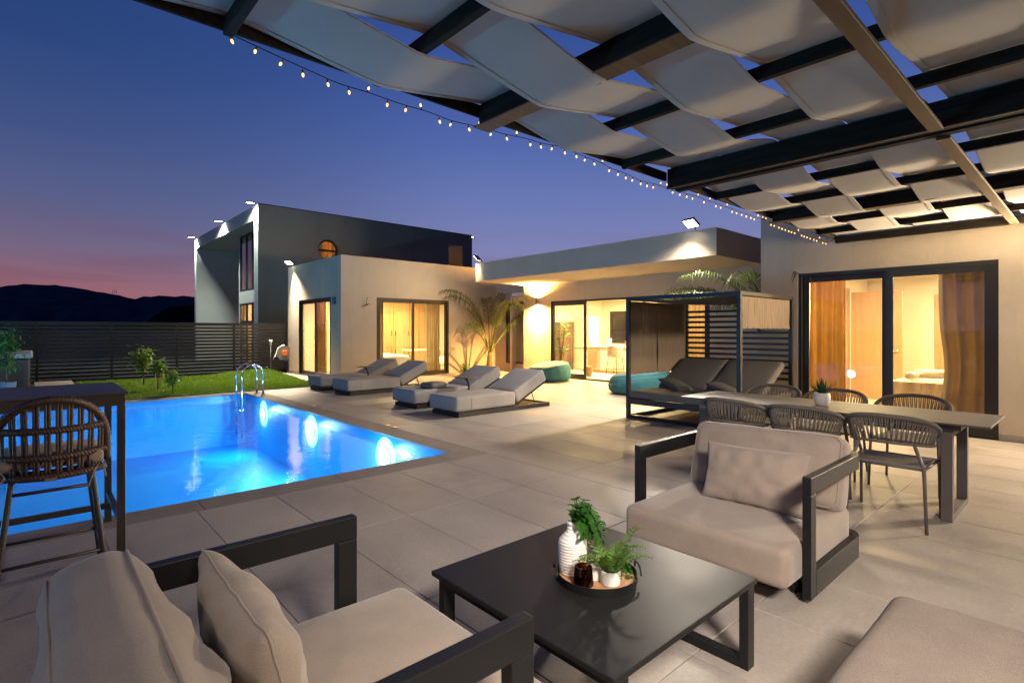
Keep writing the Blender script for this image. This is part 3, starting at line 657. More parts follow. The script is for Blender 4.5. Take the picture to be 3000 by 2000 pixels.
ip = T('indoor_plant', 'tall leafy house plant behind the fixed glass panel', 'plant', (13.1, 12.1, 0)); ip.p('pot', MB().lathe([(0.0, 0.007), (0.13, 0.007), (0.17, 0.30), (0.155, 0.30), (0.14, 0.27), (0, 0.27)], 20, c=(13.1, 12.1, 0)), 'ceramic', smooth='auto')
im = MB(); ist = MB()
for i in range(26):
    a_ = random.uniform(0, 2*pi); h_ = random.uniform(0.6, 1.7); r_ = random.uniform(0.05, 0.3); p = Vector((13.1+r_*cos(a_), 12.1+r_*sin(a_), h_)); ist.tube([(13.1, 12.1, 0.27), (13.1+r_*0.3*cos(a_), 12.1+r_*0.3*sin(a_), h_*0.6), p], 0.006, 5)
    for q in range(4):
        d_ = Vector((cos(a_+q), sin(a_+q), random.uniform(-0.2, 0.5))).normalized(); sd = d_.cross(Vector((0, 0, 1))).normalized()*0.05; im.add([p[:], (p+d_*0.1+sd)[:], (p+d_*0.24)[:], (p+d_*0.1-sd)[:]], [(0, 1, 2, 3)])
ip.p('stem', ist, 'bark'); ip.p('foliage', im, 'leaf_pot')
downlight(13.6, 11.6, 2.62, 450, 'above the fixed glass panel of the living room'); downlight(14.2, 9.4, 2.62, 450, 'above the kitchen stools'); downlight(15.8, 11.3, 2.62, 328, 'above the kitchen sink'); downlight(13.6, 7.0, 2.62, 328, 'behind the sheer living-room curtain')
# ---------------------------------------------------------------- bedroom block
bl = T('bedroom_block', 'flat-roofed rendered bedroom block behind the sun loungers', 'house', (6.59, 14.65, 0))
bl.p('wall', wall(MB(), 'x', 6.59, 6.79, 14.65, 18.90, 0, 3.62, [(15.334, 17.90, -1, 2.44)]), 'stucco')
bl.p('wall', wall(MB(), 'y', 14.65, 14.85, 6.79, 12.40, 0, 3.62, [(7.712, 10.36, -1, 2.435)]), 'stucco')
bl.p('wall', MB().box((6.79, 18.70, 0), (12.6, 18.90, 3.62)), 'stucco')
bl.p('wall', MB().box((12.40, 14.653, 0), (12.6, 18.70, 3.62)), 'stucco')
bl.p('roof', MB().box((6.79, 14.85, 3.2), (12.40, 18.70, 3.35)), 'stucco')
bl.p('skirting', MB().box((6.577, 17.92, 0.001), (6.59, 18.90, 0.09)), 'tile'); bl.p('skirting', MB().box((6.577, 14.64, 0.001), (6.59, 15.32, 0.09)), 'tile')
slider(bl, 'x', 6.60, 15.334, 17.90, 2.44, [16.60], fw=0.13); slider(bl, 'y', 14.66, 7.712, 10.36, 2.435, [9.01], fw=0.13)
room(bl, 6.79, 12.40, 14.85, 18.70, 2.65, skip=('x1', 'y0', 'y1')); bl.p('interior_wall', MB().box((6.80, 18.66, 0.007), (12.39, 18.699, 2.649)), 'plaster'); bl.p('interior_wall', MB().box((12.36, 14.86, 0.007), (12.399, 18.65, 2.649)), 'plaster')
drape('curtain', 'drape', 'golden curtain inside the narrow front door of the bedroom block', 'x', 6.98, 16.65, 17.45, 0.03, 2.6, 5, 0.07, gather=(16.65, 17.2, 1.3, 0.7), seed=2)
drape('curtain', 'drape_taupe', 'grey curtain at the corner end of the bedroom side door', 'y', 15.0, 7.80, 8.12, 0.03, 2.6, 4, 0.05, seed=3)
drape('curtain', 'voile', 'pale curtain beside the wall end of the bedroom side door', 'y', 15.05, 9.75, 10.25, 0.03, 2.6, 6, 0.045, seed=4)
wd = T('wardrobe', 'tall oak wardrobe with black handles inside the bedroom', 'wardrobe', (10.6, 18.3, 0))
wd.p('carcass', MB().bbox((9.55, 18.05, 0.01), (11.6, 18.65, 2.6), 0.005), 'oak')
for xx in (10.2, 10.9): wd.p('door_gap', MB().box((xx-0.005, 18.044, 0.02), (xx+0.005, 18.05, 2.59)), 'dark_wood')
wd.p('door_gap', MB().box((9.56, 18.044, 0.80), (11.59, 18.05, 0.81)), 'dark_wood')
for xx in (10.12, 10.28, 10.84, 10.98):
    for z0_ in (1.25, 0.55): wd.p('handle', MB().tube([(xx, 18.05, z0_), (xx, 18.015, z0_+0.01), (xx, 18.015, z0_+0.16), (xx, 18.05, z0_+0.17)], 0.012, 6), 'black_metal')
bd = T('bed', 'double bed with white linen inside the bedroom', 'bed', (8.5, 16.6, 0))
bd.p('mattress', MB().soft((1.75, 1.9, 0.42), 0.14, 12, 0.03, Rm((8.55, 16.45, 0.42)), wr=0.012), 'white_fabric', smooth=True); bd.p('base', MB().box((7.75, 15.6, 0.007), (9.35, 17.35, 0.22)), 'cream')
bd.p('headboard', MB().bbox((7.6, 17.42, 0.007), (9.5, 17.52, 1.15), 0.01), 'oak')
for xx in (8.1, 8.95): bd.p('pillow', MB().pillow(0.7, 0.45, 0.18, Rm((xx, 17.22, 0.80), rx=1.1), seed=xx), 'white_fabric', smooth=True)
sl = T('reading_lamp', 'black wall reading lamp beside the bedroom curtain', 'lamp', (9.65, 18.6, 1.2)); sl.p('shade', MB().lathe([(0.09, 0), (0.075, 0.2), (0.07, 0.2), (0.085, 0.0), (0.09, 0)], 18, c=(9.1, 18.45, 1.35)), 'black_metal', smooth='auto'); sl.p('arm', MB().tube([(9.1, 18.65, 1.25), (9.1, 18.45, 1.25), (9.1, 18.45, 1.36)], 0.012, 6), 'black_metal')
hb = T('side_chair', 'pale upholstered chair near the bedroom front door', 'chair', (7.7, 15.9, 0)); hb.p('seat', MB().soft((0.6, 0.6, 0.3), 0.08, 8, 0.02, Rm((11.2, 15.9, 0.35))), 'white_fabric', smooth=True); hb.p('backrest', MB().soft((0.16, 0.6, 0.6), 0.07, 8, 0.0, Rm((11.5, 15.9, 0.62))), 'white_fabric', smooth=True)
for lx in (10.98, 11.42):
    for ly in (15.68, 16.12): hb.p('leg', MB().tube([(lx, ly, 0.22), (lx, ly, 0.008)], 0.02, 8), 'dark_wood')
tb2 = T('desk', 'small white-topped table behind the bedroom side door', 'table', (10.6, 16.2, 0)); tb2.p('top', MB().bbox((9.9, 16.3, 0.72), (11.2, 16.9, 0.75), 0.004), 'white_paint')
for lx in (9.95, 11.15):
    for ly in (16.35, 16.85): tb2.p('leg', MB().box((lx-0.02, ly-0.02, 0.007), (lx+0.02, ly+0.02, 0.72)), 'oak')
downlight(9.9, 16.6, 2.65, 291, 'in the bedroom in front of the wardrobe'); downlight(7.7, 16.6, 2.65, 232, 'in the bedroom behind the front curtain')
# a dim outdoor box on the block's pool side and a small wind vane on the wall
solo('wall_speaker', MB().bbox((6.53, 14.98, 2.2), (6.589, 15.13, 2.42), 0.01), 'pot_blue', 'small box-shaped wall light, unlit, on the bedroom front wall', 'wall light', (6.53, 15.05, 2.2))
wv = MB().tube([(7.22, 14.6, 2.14), (7.36, 14.55, 2.20), (7.46, 14.57, 2.24)], [0.006, 0.02, 0.006], 6).tube([(7.30, 14.649, 2.20), (7.34, 14.56, 2.19)], 0.006, 6).tube([(7.33, 14.57, 2.2), (7.345, 14.5, 2.46)], [0.006, 0.003], 6).tube([(7.36, 14.57, 2.2), (7.375, 14.62, 2.42)], [0.006, 0.003], 6)
solo('wall_ornament', wv, 'dark_wood', 'small bird-shaped wooden ornament on the bedroom block side wall', 'ornament', (7.33, 14.6, 2.14))
# ---------------------------------------------------------------- neighbour's house beyond the fence
nh = T('neighbour_house', 'tall grey modern house beyond the fence with round window and floodlit roof edge', 'house', (6.24, 21, -0.1))
CXW, CZW, RW = 8.92, 4.70, 0.42
# side wall with a round opening: radial faces round the hole, then rectangles
nwall = MB(); n_ = 32; ring = [(CXW+RW*cos(2*pi*i/n_), CZW+RW*sin(2*pi*i/n_)) for i in range(n_)]
def onsq(i):
    a_ = 2*pi*i/n_; s_ = max(abs(cos(a_)), abs(sin(a_))); return (CXW+0.7*cos(a_)/s_, CZW+0.7*sin(a_)/s_)
for i in range(n_):
    p0, p1, q0, q1 = ring[i], ring[(i+1) % n_], onsq(i), onsq(i+1)
    nwall.add([(p0[0], 21, p0[1]), (p1[0], 21, p1[1]), (q1[0], 21, q1[1]), (q0[0], 21, q0[1])], [(0, 1, 2, 3)])
    nwall.add([(p0[0], 21, p0[1]), (p1[0], 21, p1[1]), (p1[0], 21.25, p1[1]), (p0[0], 21.25, p0[1])], [(0, 1, 2, 3)])
def nq(x0, x1, z0, z1): nwall.add([(x0, 21, z0), (x1, 21, z0), (x1, 21, z1), (x0, 21, z1)], [(0, 1, 2, 3)])
NX1, NZ = 16.25, 6.14
nq(6.24, CXW-0.7, -0.1, NZ); nq(CXW+0.7, 14.83, -0.1, NZ); nq(CXW-0.7, CXW+0.7, -0.1, CZW-0.7); nq(CXW-0.7, CXW+0.7, CZW+0.7, NZ); nq(14.83, 15.66, -0.1, 3.9); nq(14.83, 15.66, 5.56, NZ); nq(15.66, NX1, -0.1, NZ)
nh.p('side_wall', nwall, 'stucco_grey')
nh.p('side_wall', MB().box((NX1-0.25, 21.001, -0.1), (NX1, 31, NZ)), 'stucco_grey')
nh.p('roof', MB().box((8.6, 21.26, NZ-0.5), (14.7, 31.0, NZ-0.2)), 'stucco_grey')
nh.p('parapet_cap', MB().box((6.22, 20.98, NZ), (NX1+0.02, 21.3, NZ+0.03)), 'charcoal_metal')
nh.p('terrace_wall', MB().box((14.4, 23.2, 3.9), (15.35, 23.4, 5.56)), 'stucco_pale'); nh.p('terrace_floor', MB().box((14.5, 21.01, 3.7), (NX1-0.25, 31, 3.9)), 'stucco_pale')
# front frame: near fin, far fin, lintel, soffit
nh.p('fin', MB().box((6.24, 21.01, -0.1), (6.62, 21.5, 5.62)), 'stucco_pale'); nh.p('fin', MB().box((6.24, 31.0, -0.1), (9.4, 31.35, 5.62)), 'stucco_pale')
nh.p('lintel', MB().box((6.24, 21.005, 5.62), (8.6, 31.35, NZ-0.001)), 'stucco_pale')
nh.p('back_wall', MB().box((9.0, 25.9, -0.1), (9.2, 31.0, 5.62)), 'stucco_pale')
nh.p('bay_wall', wall(MB(), 'x', 6.85, 7.05, 21.5, 25.76, -0.1, 5.62, [(22.2, 25.68, -0.1, 2.62), (22.2, 25.68, 3.14, 5.6)]), 'stucco_pale')
nh.p('bay_wall', MB().box((7.05, 25.6, -0.1), (9.2, 25.76, 5.62)), 'stucco_pale')
for z0_, z1_ in ((0.0, 2.62), (3.14, 5.6)):
    f_ = MB(); wall(f_, 'x', 6.87, 6.95, 22.2, 25.68, z0_, z1_, [(22.3, 23.9, z0_+0.08, z1_-0.08), (24.0, 24.75, z0_+0.08, z1_-0.08), (24.83, 25.6, z0_+0.08, z1_-0.08)])
    if z0_ < 1: f_.box((6.86, 22.3, 1.75), (6.96, 25.6, 1.86))
    w_ = nh.p('window_frame', f_, 'frame_metal')
    for (p, q) in ((22.3, 23.9), (24.0, 24.75), (24.83, 25.6)): nh.p('pane', MB().box((6.90, p, z0_+0.08), (6.908, q, z1_-0.08)), 'window_glass', w_)
nh.p('interior_wall', MB().box((8.8, 21.7, -0.1), (8.9, 25.5, 5.6)), 'plaster'); nh.p('interior_floor', MB().box((7.05, 21.7, 2.70), (8.8, 25.5, 2.95)), 'plaster')
rg = MB().tube([(CXW+(RW-0.03)*cos(2*pi*i/40), 21.12, CZW+(RW-0.03)*sin(2*pi*i/40)) for i in range(40)], 0.045, 8, True).box((CXW-RW+0.04, 21.08, CZW-0.06), (CXW+RW-0.04, 21.16, CZW+0.02))
rw = nh.p('round_window', rg, 'frame_metal', smooth='auto'); nh.p('pane', MB().lathe([(0.0, 0), (RW-0.03, 0)], 40, Rm((CXW, 21.13, CZW), rx=pi/2)), 'window_glass', rw)
nh.p('interior_wall', MB().box((7.2, 23.0, 3.0), (11.0, 23.1, 5.6)), 'plaster')
drape('curtain', 'drape', "amber curtain behind the neighbour's round window", 'y', 21.55, 8.3, 9.6, 3.6, 5.5, 7, 0.05, seed=11)
drape('curtain', 'drape_taupe', "dim curtain in the neighbour's tall upper window", 'x', 7.2, 22.3, 25.6, 3.0, 5.5, 14, 0.05, seed=12)
drape('curtain', 'drape', "amber curtain in the neighbour's ground-floor window", 'x', 7.25, 22.3, 25.0, 0.0, 2.6, 12, 0.05, seed=13)
lamp('room_lamp', 'POINT', (8.9, 22.3, 5.2), 420, (1, 0.6, 0.22), nh.o, shadow_soft_size=0.15); lamp('room_lamp', 'POINT', (8.0, 24.3, 2.3), 300, (1, 0.6, 0.25), nh.o, shadow_soft_size=0.15)
nh.p('roof_dome', MB().lathe([(0.32, 0.0), (0.28, 0.13), (0.15, 0.22), (0, 0.25)], 20, c=(12.0, 22.2, NZ+0.0)), 'charcoal_metal', smooth=True)
# ---------------------------------------------------------------- slatted fence
fe = T('slatted_fence', 'dark horizontal slatted fence behind the lawn', 'fence', (2, 18.95, 0))
px_ = [-4.7, -3.1, -1.5, 0.1, 1.7, 3.3, 4.9, 6.52]
for p in px_: fe.p('post', MB().box((p-0.03, 18.965, -0.1), (p+0.03, 19.03, 1.655)), 'fence_metal')
for p, q in zip(px_, px_[1:]):
    for i in range(16): fe.p('slat', MB().box((p+0.004, 18.935, 0.03+i*0.1035), (q-0.004, 18.96, 0.03+i*0.1035+0.080)), 'fence_metal')
for q, pp in zip(px_, px_[1:]): fe.p('top_rail', MB().box((q+0.002, 18.93, 1.656), (pp-0.002, 19.0, 1.685)), 'fence_metal')
# ================================================================== PERGOLA
pg = T('pergola', 'dark timber pergola woven with pale fabric strips over the lounge', 'pergola', (4.6, 0.7, 0))
YO, YI, YE = 2.82, 0.76, -1.30                     # outer edge, middle joist, far edge behind the camera
MEM = [-1.64, -0.86, -0.08, 0.70, 1.48, 2.28, 3.06, 3.84, 4.65, 5.48, 6.26, 7.02, 7.80, 8.58, 9.36]
BIG = {2.28, 7.02}
for mxx in MEM:
    if mxx == 4.65:
        for o_ in (-0.095, 0.045): pg.p('beam', MB().bbox((mxx+o_, YE, 2.80), (mxx+o_+0.08, YO, 2.985), 0.004), 'pergola_wood')
        pg.p('beam_trim', MB().box((mxx-0.11, YE, 2.792), (mxx-0.085, YO, 2.80)), 'pergola_wood_x'); continue
    if mxx == 9.36: pg.p('beam', MB().bbox((9.33, YE, 2.80), (9.405, YO, 2.90), 0.004), 'pergola_wood'); continue
    w, zt = (0.045, 2.945) if mxx in BIG else (0.022, 2.918)
    pg.p('beam' if mxx in BIG else 'batten', MB().bbox((mxx-w, YE, 2.84 if mxx not in BIG else 2.808), (mxx+w, YO-0.005, zt), 0.004), 'pergola_wood')
    if mxx in BIG: pg.p('beam_trim', MB().box((mxx-w-0.02, YE, 2.800), (mxx+w+0.02, YO+0.03, 2.808)), 'pergola_wood_x')
for y_ in (YI, YE):
    pg.p('joist', MB().bbox((-1.7, y_-0.04, 2.782), (4.55, y_+0.04, 2.807), 0.003), 'pergola_wood_x'); pg.p('joist', MB().bbox((4.78, y_-0.04, 2.782), (9.33, y_+0.04, 2.807), 0.003), 'pergola_wood_x')
pg.p('edge_beam', MB().bbox((-1.7, YO, 2.872), (4.55, YO+0.022, 2.955), 0.003), 'pergola_wood'); pg.p('edge_beam', MB().bbox((4.78, YO, 2.862), (9.36, YO+0.022, 2.945), 0.003), 'pergola_wood')
for xx in (-1.6, 4.65): pg.p('post', MB().bbox((xx-0.06, YE-0.12, 0.0), (xx+0.06, YE, 2.97), 0.005), 'pergola_wood')
bands = [(2.80, 2.315), (2.30, 1.815), (1.80, 1.315), (1.30, 0.815), (0.705, 0.215), (0.20, -0.285), (-0.30, -0.785), (-0.80, -1.28)]
for k, (ya, yb) in enumerate(bands):
    kn = []
    for i, mxx in enumerate(MEM):
        if mxx == 4.65: kn += [(4.53, 3.0), (4.77, 3.0)]; continue
        if mxx == 9.36: kn.append((9.34, 2.925)); continue
        rel = i-8                                   # counted from the double main beam
        over = (rel % 2 == 0) if rel < 0 else (rel % 2 == 0)
        over = not over
        if k % 2: over = not over
        hi = 2.960 if mxx in BIG else 2.930
        lo = 2.792 if mxx in BIG else 2.834
        kn.append((mxx, hi if over else lo))
    def prof(x):
        for (x0, z0), (x1, z1) in zip(kn, kn[1:]):
            if x <= x1: t = max(0, (x-x0)/(x1-x0)); t = 0.80*t+0.20*t*t*(3-2*t); return z0+(z1-z0)*t
        return kn[-1][1]
    def fn(u, v):
        x = -1.62+u*10.95; y = ya+(yb-ya)*v
        return (x, y, prof(x)+0.004*noise.noise(Vector((x*2, y*2, k)))-0.004*sin(v*pi))
    st_o = pg.p('fabric_strip', MB().sheet(fn, 168, 6, 0.003), 'sail', smooth='auto')
    hm = MB()
    for v0, v1 in ((0.012, 0.085), (0.915, 0.988)): hm.sheet(lambda u, v: (Vector(fn(u, v0+(v1-v0)*v))-Vector((0, 0, 0.0036)))[:], 168, 1, 0.0008)
    pg.p('hem', hm, 'sail', st_o, smooth='auto')
# string of lights along the outer edge
sp_ = [(0.35, 2.93), (0.62, 2.905), (0.86, 2.885), (1.08, 2.845), (1.30, 2.83), (1.54, 2.825), (1.77, 2.83), (2.02, 2.822), (2.30, 2.838), (2.50, 2.85), (2.88, 2.872), (3.05, 2.888), (3.29, 2.892), (3.50, 2.878), (3.76, 2.862), (4.02, 2.845), (4.29, 2.832), (4.59, 2.845), (5.25, 2.855), (6.05, 2.848), (7.0, 2.84), (7.56, 2.832), (8.34, 2.822), (9.30, 2.812)]
sl_ = T('string_lights', 'string of small warm bulbs along the outer edge of the pergola', 'string lights', (4.6, 2.9, 2.83))
wire = []
def sz(x):
    for (x0, z0), (x1, z1) in zip(sp_, sp_[1:]):
        if x <= x1: return z0+(z1-z0)*(x-x0)/(x1-x0)
    return sp_[-1][1]
nw = 150
wire = [(0.35+i*(8.95/nw), 2.895+0.008*sin(i*0.9), sz(0.35+i*8.95/nw)) for i in range(nw+1)]
sl_.p('wire', MB().tube(wire, 0.0028, 5), 'black_metal')
bx_ = 0.62; bulbm = MB().lathe([(0, 0), (0.004, 0.002), (0.0068, 0.008), (0.0068, 0.014), (0.004, 0.022), (0, 0.025)], 10).mesh('bulb', smooth=True); bulbm.materials.append(MATS['bulb'])
sockm = MB().lathe([(0, 0), (0.004, 0), (0.004, 0.016), (0, 0.016)], 8).mesh('socket'); sockm.materials.append(MATS['black_metal'])
i = 0
while bx_ < 9.2:
    up = random.random() < 0.25; ang = random.uniform(-0.5, 0.5)
    b_ = link(bpy.data.objects.new('bulb', bulbm), sl_.o); zz = sz(bx_); d_ = 1 if up else -1
    s_ = link(bpy.data.objects.new('socket', sockm), sl_.o)
    s_.location = Vector((bx_, 2.9, zz+0.004*d_))-Vector(sl_.org); s_.rotation_euler = (0 if up else pi, ang, 0)
    v_ = Euler((0 if up else pi, ang, 0)).to_matrix() @ Vector((0, 0, 0.016))
    b_.location = s_.location+v_; b_.rotation_euler = s_.rotation_euler
    bx_ += random.uniform(0.10, 0.14); i += 1
# ================================================================== LOUNGE
def armchair(name, label):
    t = T(name, label, 'armchair', (0, 0, 0), 'lounge armchairs', rz=1e-9); t.org = (0, 0, 0)
    for s in (-1, 1):
        y0, y1 = (0.50, 0.545) if s > 0 else (-0.545, -0.50)
        # side frame: flat bar loop, front post, arm, floor rail
        t.p('arm', MB().bbox((-0.35, y0, 0.575), (0.44, y1, 0.667), 0.004), 'black_metal')
        t.p('front_post', MB().bbox((-0.35, y0+0.0005, 0.03), (-0.275, y1-0.0005, 0.5745), 0.004), 'black_metal')
        t.p('side_rail', MB().bbox((-0.2745, y0+0.0005, 0.03), (0.44, y1-0.0005, 0.165), 0.004), 'black_metal')
        # rounded rear corner of arm and rail
        for z0, z1, nm in ((0.575, 0.667, 'arm_corner'), (0.03, 0.165, 'rail_corner')):
            mb = MB(); n = 8; R0, R1 = 0.115, 0.07
            yc = s*(0.545-R0)
            for i in range(n):
                a0, a1 = i/n*pi/2, (i+1)/n*pi/2
                pts = []
                for a_ in (a0, a1):
                    for r in (R0, R1): pts.append((0.44+r*sin(a_), yc+s*r*cos(a_)))
                vs_ = [(p[0], p[1], z) for z in (z0, z1) for p in pts]
                mb.add(vs_, [(0, 2, 6, 4), (1, 5, 7, 3), (4, 6, 7, 5), (0, 1, 3, 2)])
            t.p(nm, mb, 'black_metal', smooth='auto')
    for z0, z1 in ((0.575, 0.667), (0.03, 0.165)):
        t.p('back_rail', MB().bbox((0.51, -0.43, z0), (0.555, 0.43, z1), 0.004), 'black_metal')
    t.p('seat_deck', MB().box((-0.27, -0.499, 0.085), (0.50, 0.499, 0.112)), 'black_metal')
    for sx in (-0.42, 0.40):
        for sy in (-0.42, 0.42): t.p('foot', MB().lathe([(0.018, 0.0), (0.022, 0.09)], 10, c=(sx if sx > 0 else -0.24, sy, 0)), 'black_metal')
    t.p('seat_cushion', MB().soft((1.02, 0.985, 0.215), 0.045, 14, 0.012, Rm((-0.04, -0.005, 0.222)), wr=0.004, seed=2), 'linen', smooth=True)
    return t
ch1 = armchair('lounge_armchair', 'beige lounge armchair with black frame standing between the coffee table and dining chairs')
def back_cushion(t, mtx, seed):
    dm, rr_ = (0.985, 0.47, 0.215), 0.075
    o = t.p('back_cushion', MB().soft(dm, rr_, 22, 0.045, mtx, wr=0.007, seed=seed, fold=0.020), 'linen', smooth=True)
    t.p('piping', MB().softpipe((dm[0]+0.006, dm[1]+0.006, dm[2]+0.006), rr_, 0.005, mtx), 'linen', o, True)
def throw(name, label, w, h, th, mtx, seed, loc):
    mb = MB().pillow(w, h, th, mtx, n=40, seed=seed, wr=0.012, ear=0.06, pw=0.38)
    t = T(name, label, 'cushion', loc); o = t.p('cover', mb, 'linen', smooth=True)
    t.p('piping', MB().tube(mb.rim, 0.0035, 6, True), 'linen', smooth=True)
# pillow frame: local x -> along chair width (y), local y -> up, normal -> towards the front
def up_pillow(cx, cy, cz, lean, face=-1, roll=0.0):
    # columns: width axis, height axis, normal
    wv_ = Vector((0, -face*-1.0, 0)); 
    wv_ = Vector((0, 1, 0)); nv = Vector((face*cos(lean), 0, sin(lean))); hv = nv.cross(wv_)*1.0
    if hv.z < 0: hv = -hv
    m = Matrix((wv_, hv, nv)).transposed().to_4x4()
    return Matrix.Translation((cx, cy, cz)) @ m @ Matrix.Rotation(roll, 4, 'Z')
back_cushion(ch1, up_pillow(0.375, -0.01, 0.530, 0.33, roll=-0.02), 1)
ch1.o.rotation_euler = (0, 0, 0)
ch2 = T('lounge_armchair', 'beige lounge armchair with black frame nearest the bar table, its back cushion bulging', 'armchair', (0.64, 1.565, 0), 'lounge armchairs'); ch2.org = (0, 0, 0)
for c_ in list(ch1.o.children):
    if c_.name.startswith('back_cushion'): continue
    dup(c_, parent=ch2.o)
back_cushion(ch2, up_pillow(0.412, -0.02, 0.525, 0.20), 6)
ch2.o.rotation_euler = (0, 0, pi); ch2.o.scale = (1.09, 1, 1); ch2.o.location.x = 0.6185
ch1.o.location = (3.35, 1.56, 0)
throw('throw_cushion', 'rectangular beige throw cushion leaning in the armchair beside the dining chairs', 0.66, 0.37, 0.16, up_pillow(3.37, 1.47, 0.515, 0.30, roll=-0.03), 3, (3.3, 1.47, 0.33))
throw('throw_cushion', 'beige throw cushion with pointed corners in the armchair nearest the bar table', 0.62, 0.40, 0.20, up_pillow(0.475, 1.66, 0.52, 0.30, face=1, roll=0.04), 8, (0.6, 1.6, 0.33))
# upholstered footstool
ot = T('footstool', 'large dull beige upholstered footstool on the paving beside the coffee table', 'footstool', (2.05, 0.05, 0))
ot.p('cushion', MB().soft((1.02, 1.04, 0.30), 0.06, 14, 0.012, Rm((2.06, 0.05, 0.25)), wr=0.003, seed=4), 'boucle', smooth=True); ot.p('base', MB().bbox((1.62, -0.40, 0.03), (2.50, 0.50, 0.10), 0.005), 'black_metal')
for sx in (1.68, 2.44):
    for sy in (-0.34, 0.44): ot.p('foot', MB().lathe([(0.018, 0), (0.02, 0.031)], 10, c=(sx, sy, 0)), 'black_metal')
# coffee table
ct = T('coffee_table', 'square black coffee table between the two lounge armchairs', 'table', (1.815, 1.495, 0))
ct.p('top', MB().bbox((1.315, 0.995, 0.348), (2.315, 1.995, 0.370), 0.004), 'table_black')
for xx in (1.335, 2.235):
    for yy in (1.02, 1.945): ct.p('leg', MB().bbox((xx, yy-0.02, 0.0), (xx+0.06, yy+0.02, 0.3475), 0.003), 'black_metal')
    ct.p('runner', MB().bbox((xx+0.0005, 1.0405, 0.001), (xx+0.0595, 1.9245, 0.035), 0.003), 'black_metal'); ct.p('apron', MB().bbox((xx+0.0005, 1.0405, 0.315), (xx+0.0595, 1.9245, 0.3472), 0.003), 'black_metal')
# tray and what stands on it
TX, TY, TZ = 1.80, 1.455, 0.370
tr = T('tray', 'round black-rimmed tray with wooden base on the coffee table', 'tray', (TX, TY, TZ))
tr.p('base', MB().lathe([(0, 0.001), (0.162, 0.001), (0.162, 0.010), (0, 0.010)], 40, c=(TX, TY, TZ)), 'tray_wood', smooth='auto')
tr.p('rim', MB().lathe([(0.163, 0.0005), (0.168, 0.0005), (0.172, 0.036), (0.168, 0.036), (0.163, 0.0005)], 48, c=(TX, TY, TZ)), 'black_metal', smooth='auto')
for a_ in (2.45, 2.45+pi):
    c0 = Vector((TX+0.17*cos(a_), TY+0.17*sin(a_), TZ)); tv = Vector((-sin(a_), cos(a_), 0)); ov = Vector((cos(a_), sin(a_), 0))
    tr.p('handle', MB().tube([c0+tv*0.05*cos(q)+Vector((0, 0, 0.030+0.034*sin(q)))+ov*0.008 for q in [j*pi/12 for j in range(13)]], 0.0042, 6), 'black_metal', smooth=True)
BZ = TZ+0.0105
vz = T('ribbed_vase', 'white ribbed ceramic vase standing on the tray', 'vase', (1.755, 1.553, BZ))
prof = []; prev = None
def vr(z):
    if z < 0.13: return 0.057+0.006*sin(z/0.13*pi*0.6)
    if z < 0.19: t = (z-0.13)/0.06; t = t*t*(3-2*t); return 0.0627-0.038*t
    return 0.0247-0.002*sin((z-0.19)/0.035*pi)
nr = 162
for i_ in range(nr+1):
    z = 0.225*i_/nr; r = vr(z)
    if z < 0.200: r -= 0.0042*max(0, cos(i_*2*pi/9))**1.5
    else: r += 0.004*sin((z-0.205)/0.02*pi)
    prof.append((max(r, 0.001), z))
vz.p('body', MB().lathe([(0, 0)]+prof+[(0.016, 0.223), (0.016, 0.19)], 40, c=(1.755, 1.553, BZ)), 'ceramic', smooth=True)
# leafy spray in the vase
def leaf(p, d, up_, ln, wd, droop=0.3):
    d = d.normalized(); s = d.cross(up_); s = s.normalized() if s.length > 1e-4 else Vector((1, 0, 0)); n = s.cross(d)
    P_ = [p, p+d*ln*0.35+s*wd*0.5+n*ln*0.03, p+d*ln*0.75+s*wd*0.32-n*ln*droop*0.3, p+d*ln-n*ln*droop*0.6, p+d*ln*0.75-s*wd*0.32-n*ln*droop*0.3, p+d*ln*0.35-s*wd*0.5+n*ln*0.03, p+d*ln*0.38-n*ln*0.05, p+d*ln*0.75-n*ln*(droop*0.3+0.05)]
    return [q[:] for q in P_], [(0, 1, 6), (1, 2, 7, 6), (2, 3, 7), (0, 6, 5), (6, 7, 4, 5), (7, 3, 4)]
sv = T('leafy_spray', 'trailing green leafy spray arranged in the ribbed vase', 'plant', (1.755, 1.553, BZ+0.2))
stem = MB(); rr = random.Random(3)
leafm = None
lv = []
for i_ in range(24):
    a_ = rr.uniform(-2.0, 0.7); ln = rr.uniform(0.06, 0.19); top = rr.uniform(0.02, 0.085)
    pts = [Vector((1.755, 1.553, BZ+0.20))]
    for q in range(1, 8):
        t = q/7; pts.append(Vector((1.755+cos(a_)*ln*t, 1.553+sin(a_)*ln*t, BZ+0.215+top*sin(t*pi*0.75)*1.3-0.10*t*t*(ln/0.16))))
    stem.tube(pts, 0.0014, 5)
    for q in range(1, 8):
        for s in (-1, 1):
            d = (pts[q]-pts[q-1]).normalized(); sd = d.cross(Vector((0, 0, 1))).normalized()*s
            lv.append(leaf(pts[q], d*0.5+sd*0.8+Vector((0, 0, rr.uniform(-0.5, 0.3))), Vector((0, 0, 1)), rr.uniform(0.026, 0.044), rr.uniform(0.018, 0.030)))
sv.p('stem', stem, 'leaf_ivy')
for v_, f_ in lv: sv.p('leaf', MB().add(v_, f_), 'leaf_ivy', smooth=True)
cg = T('candle_glass', 'dark amber ribbed candle glass on the tray', 'candle holder', (1.70, 1.445, BZ))
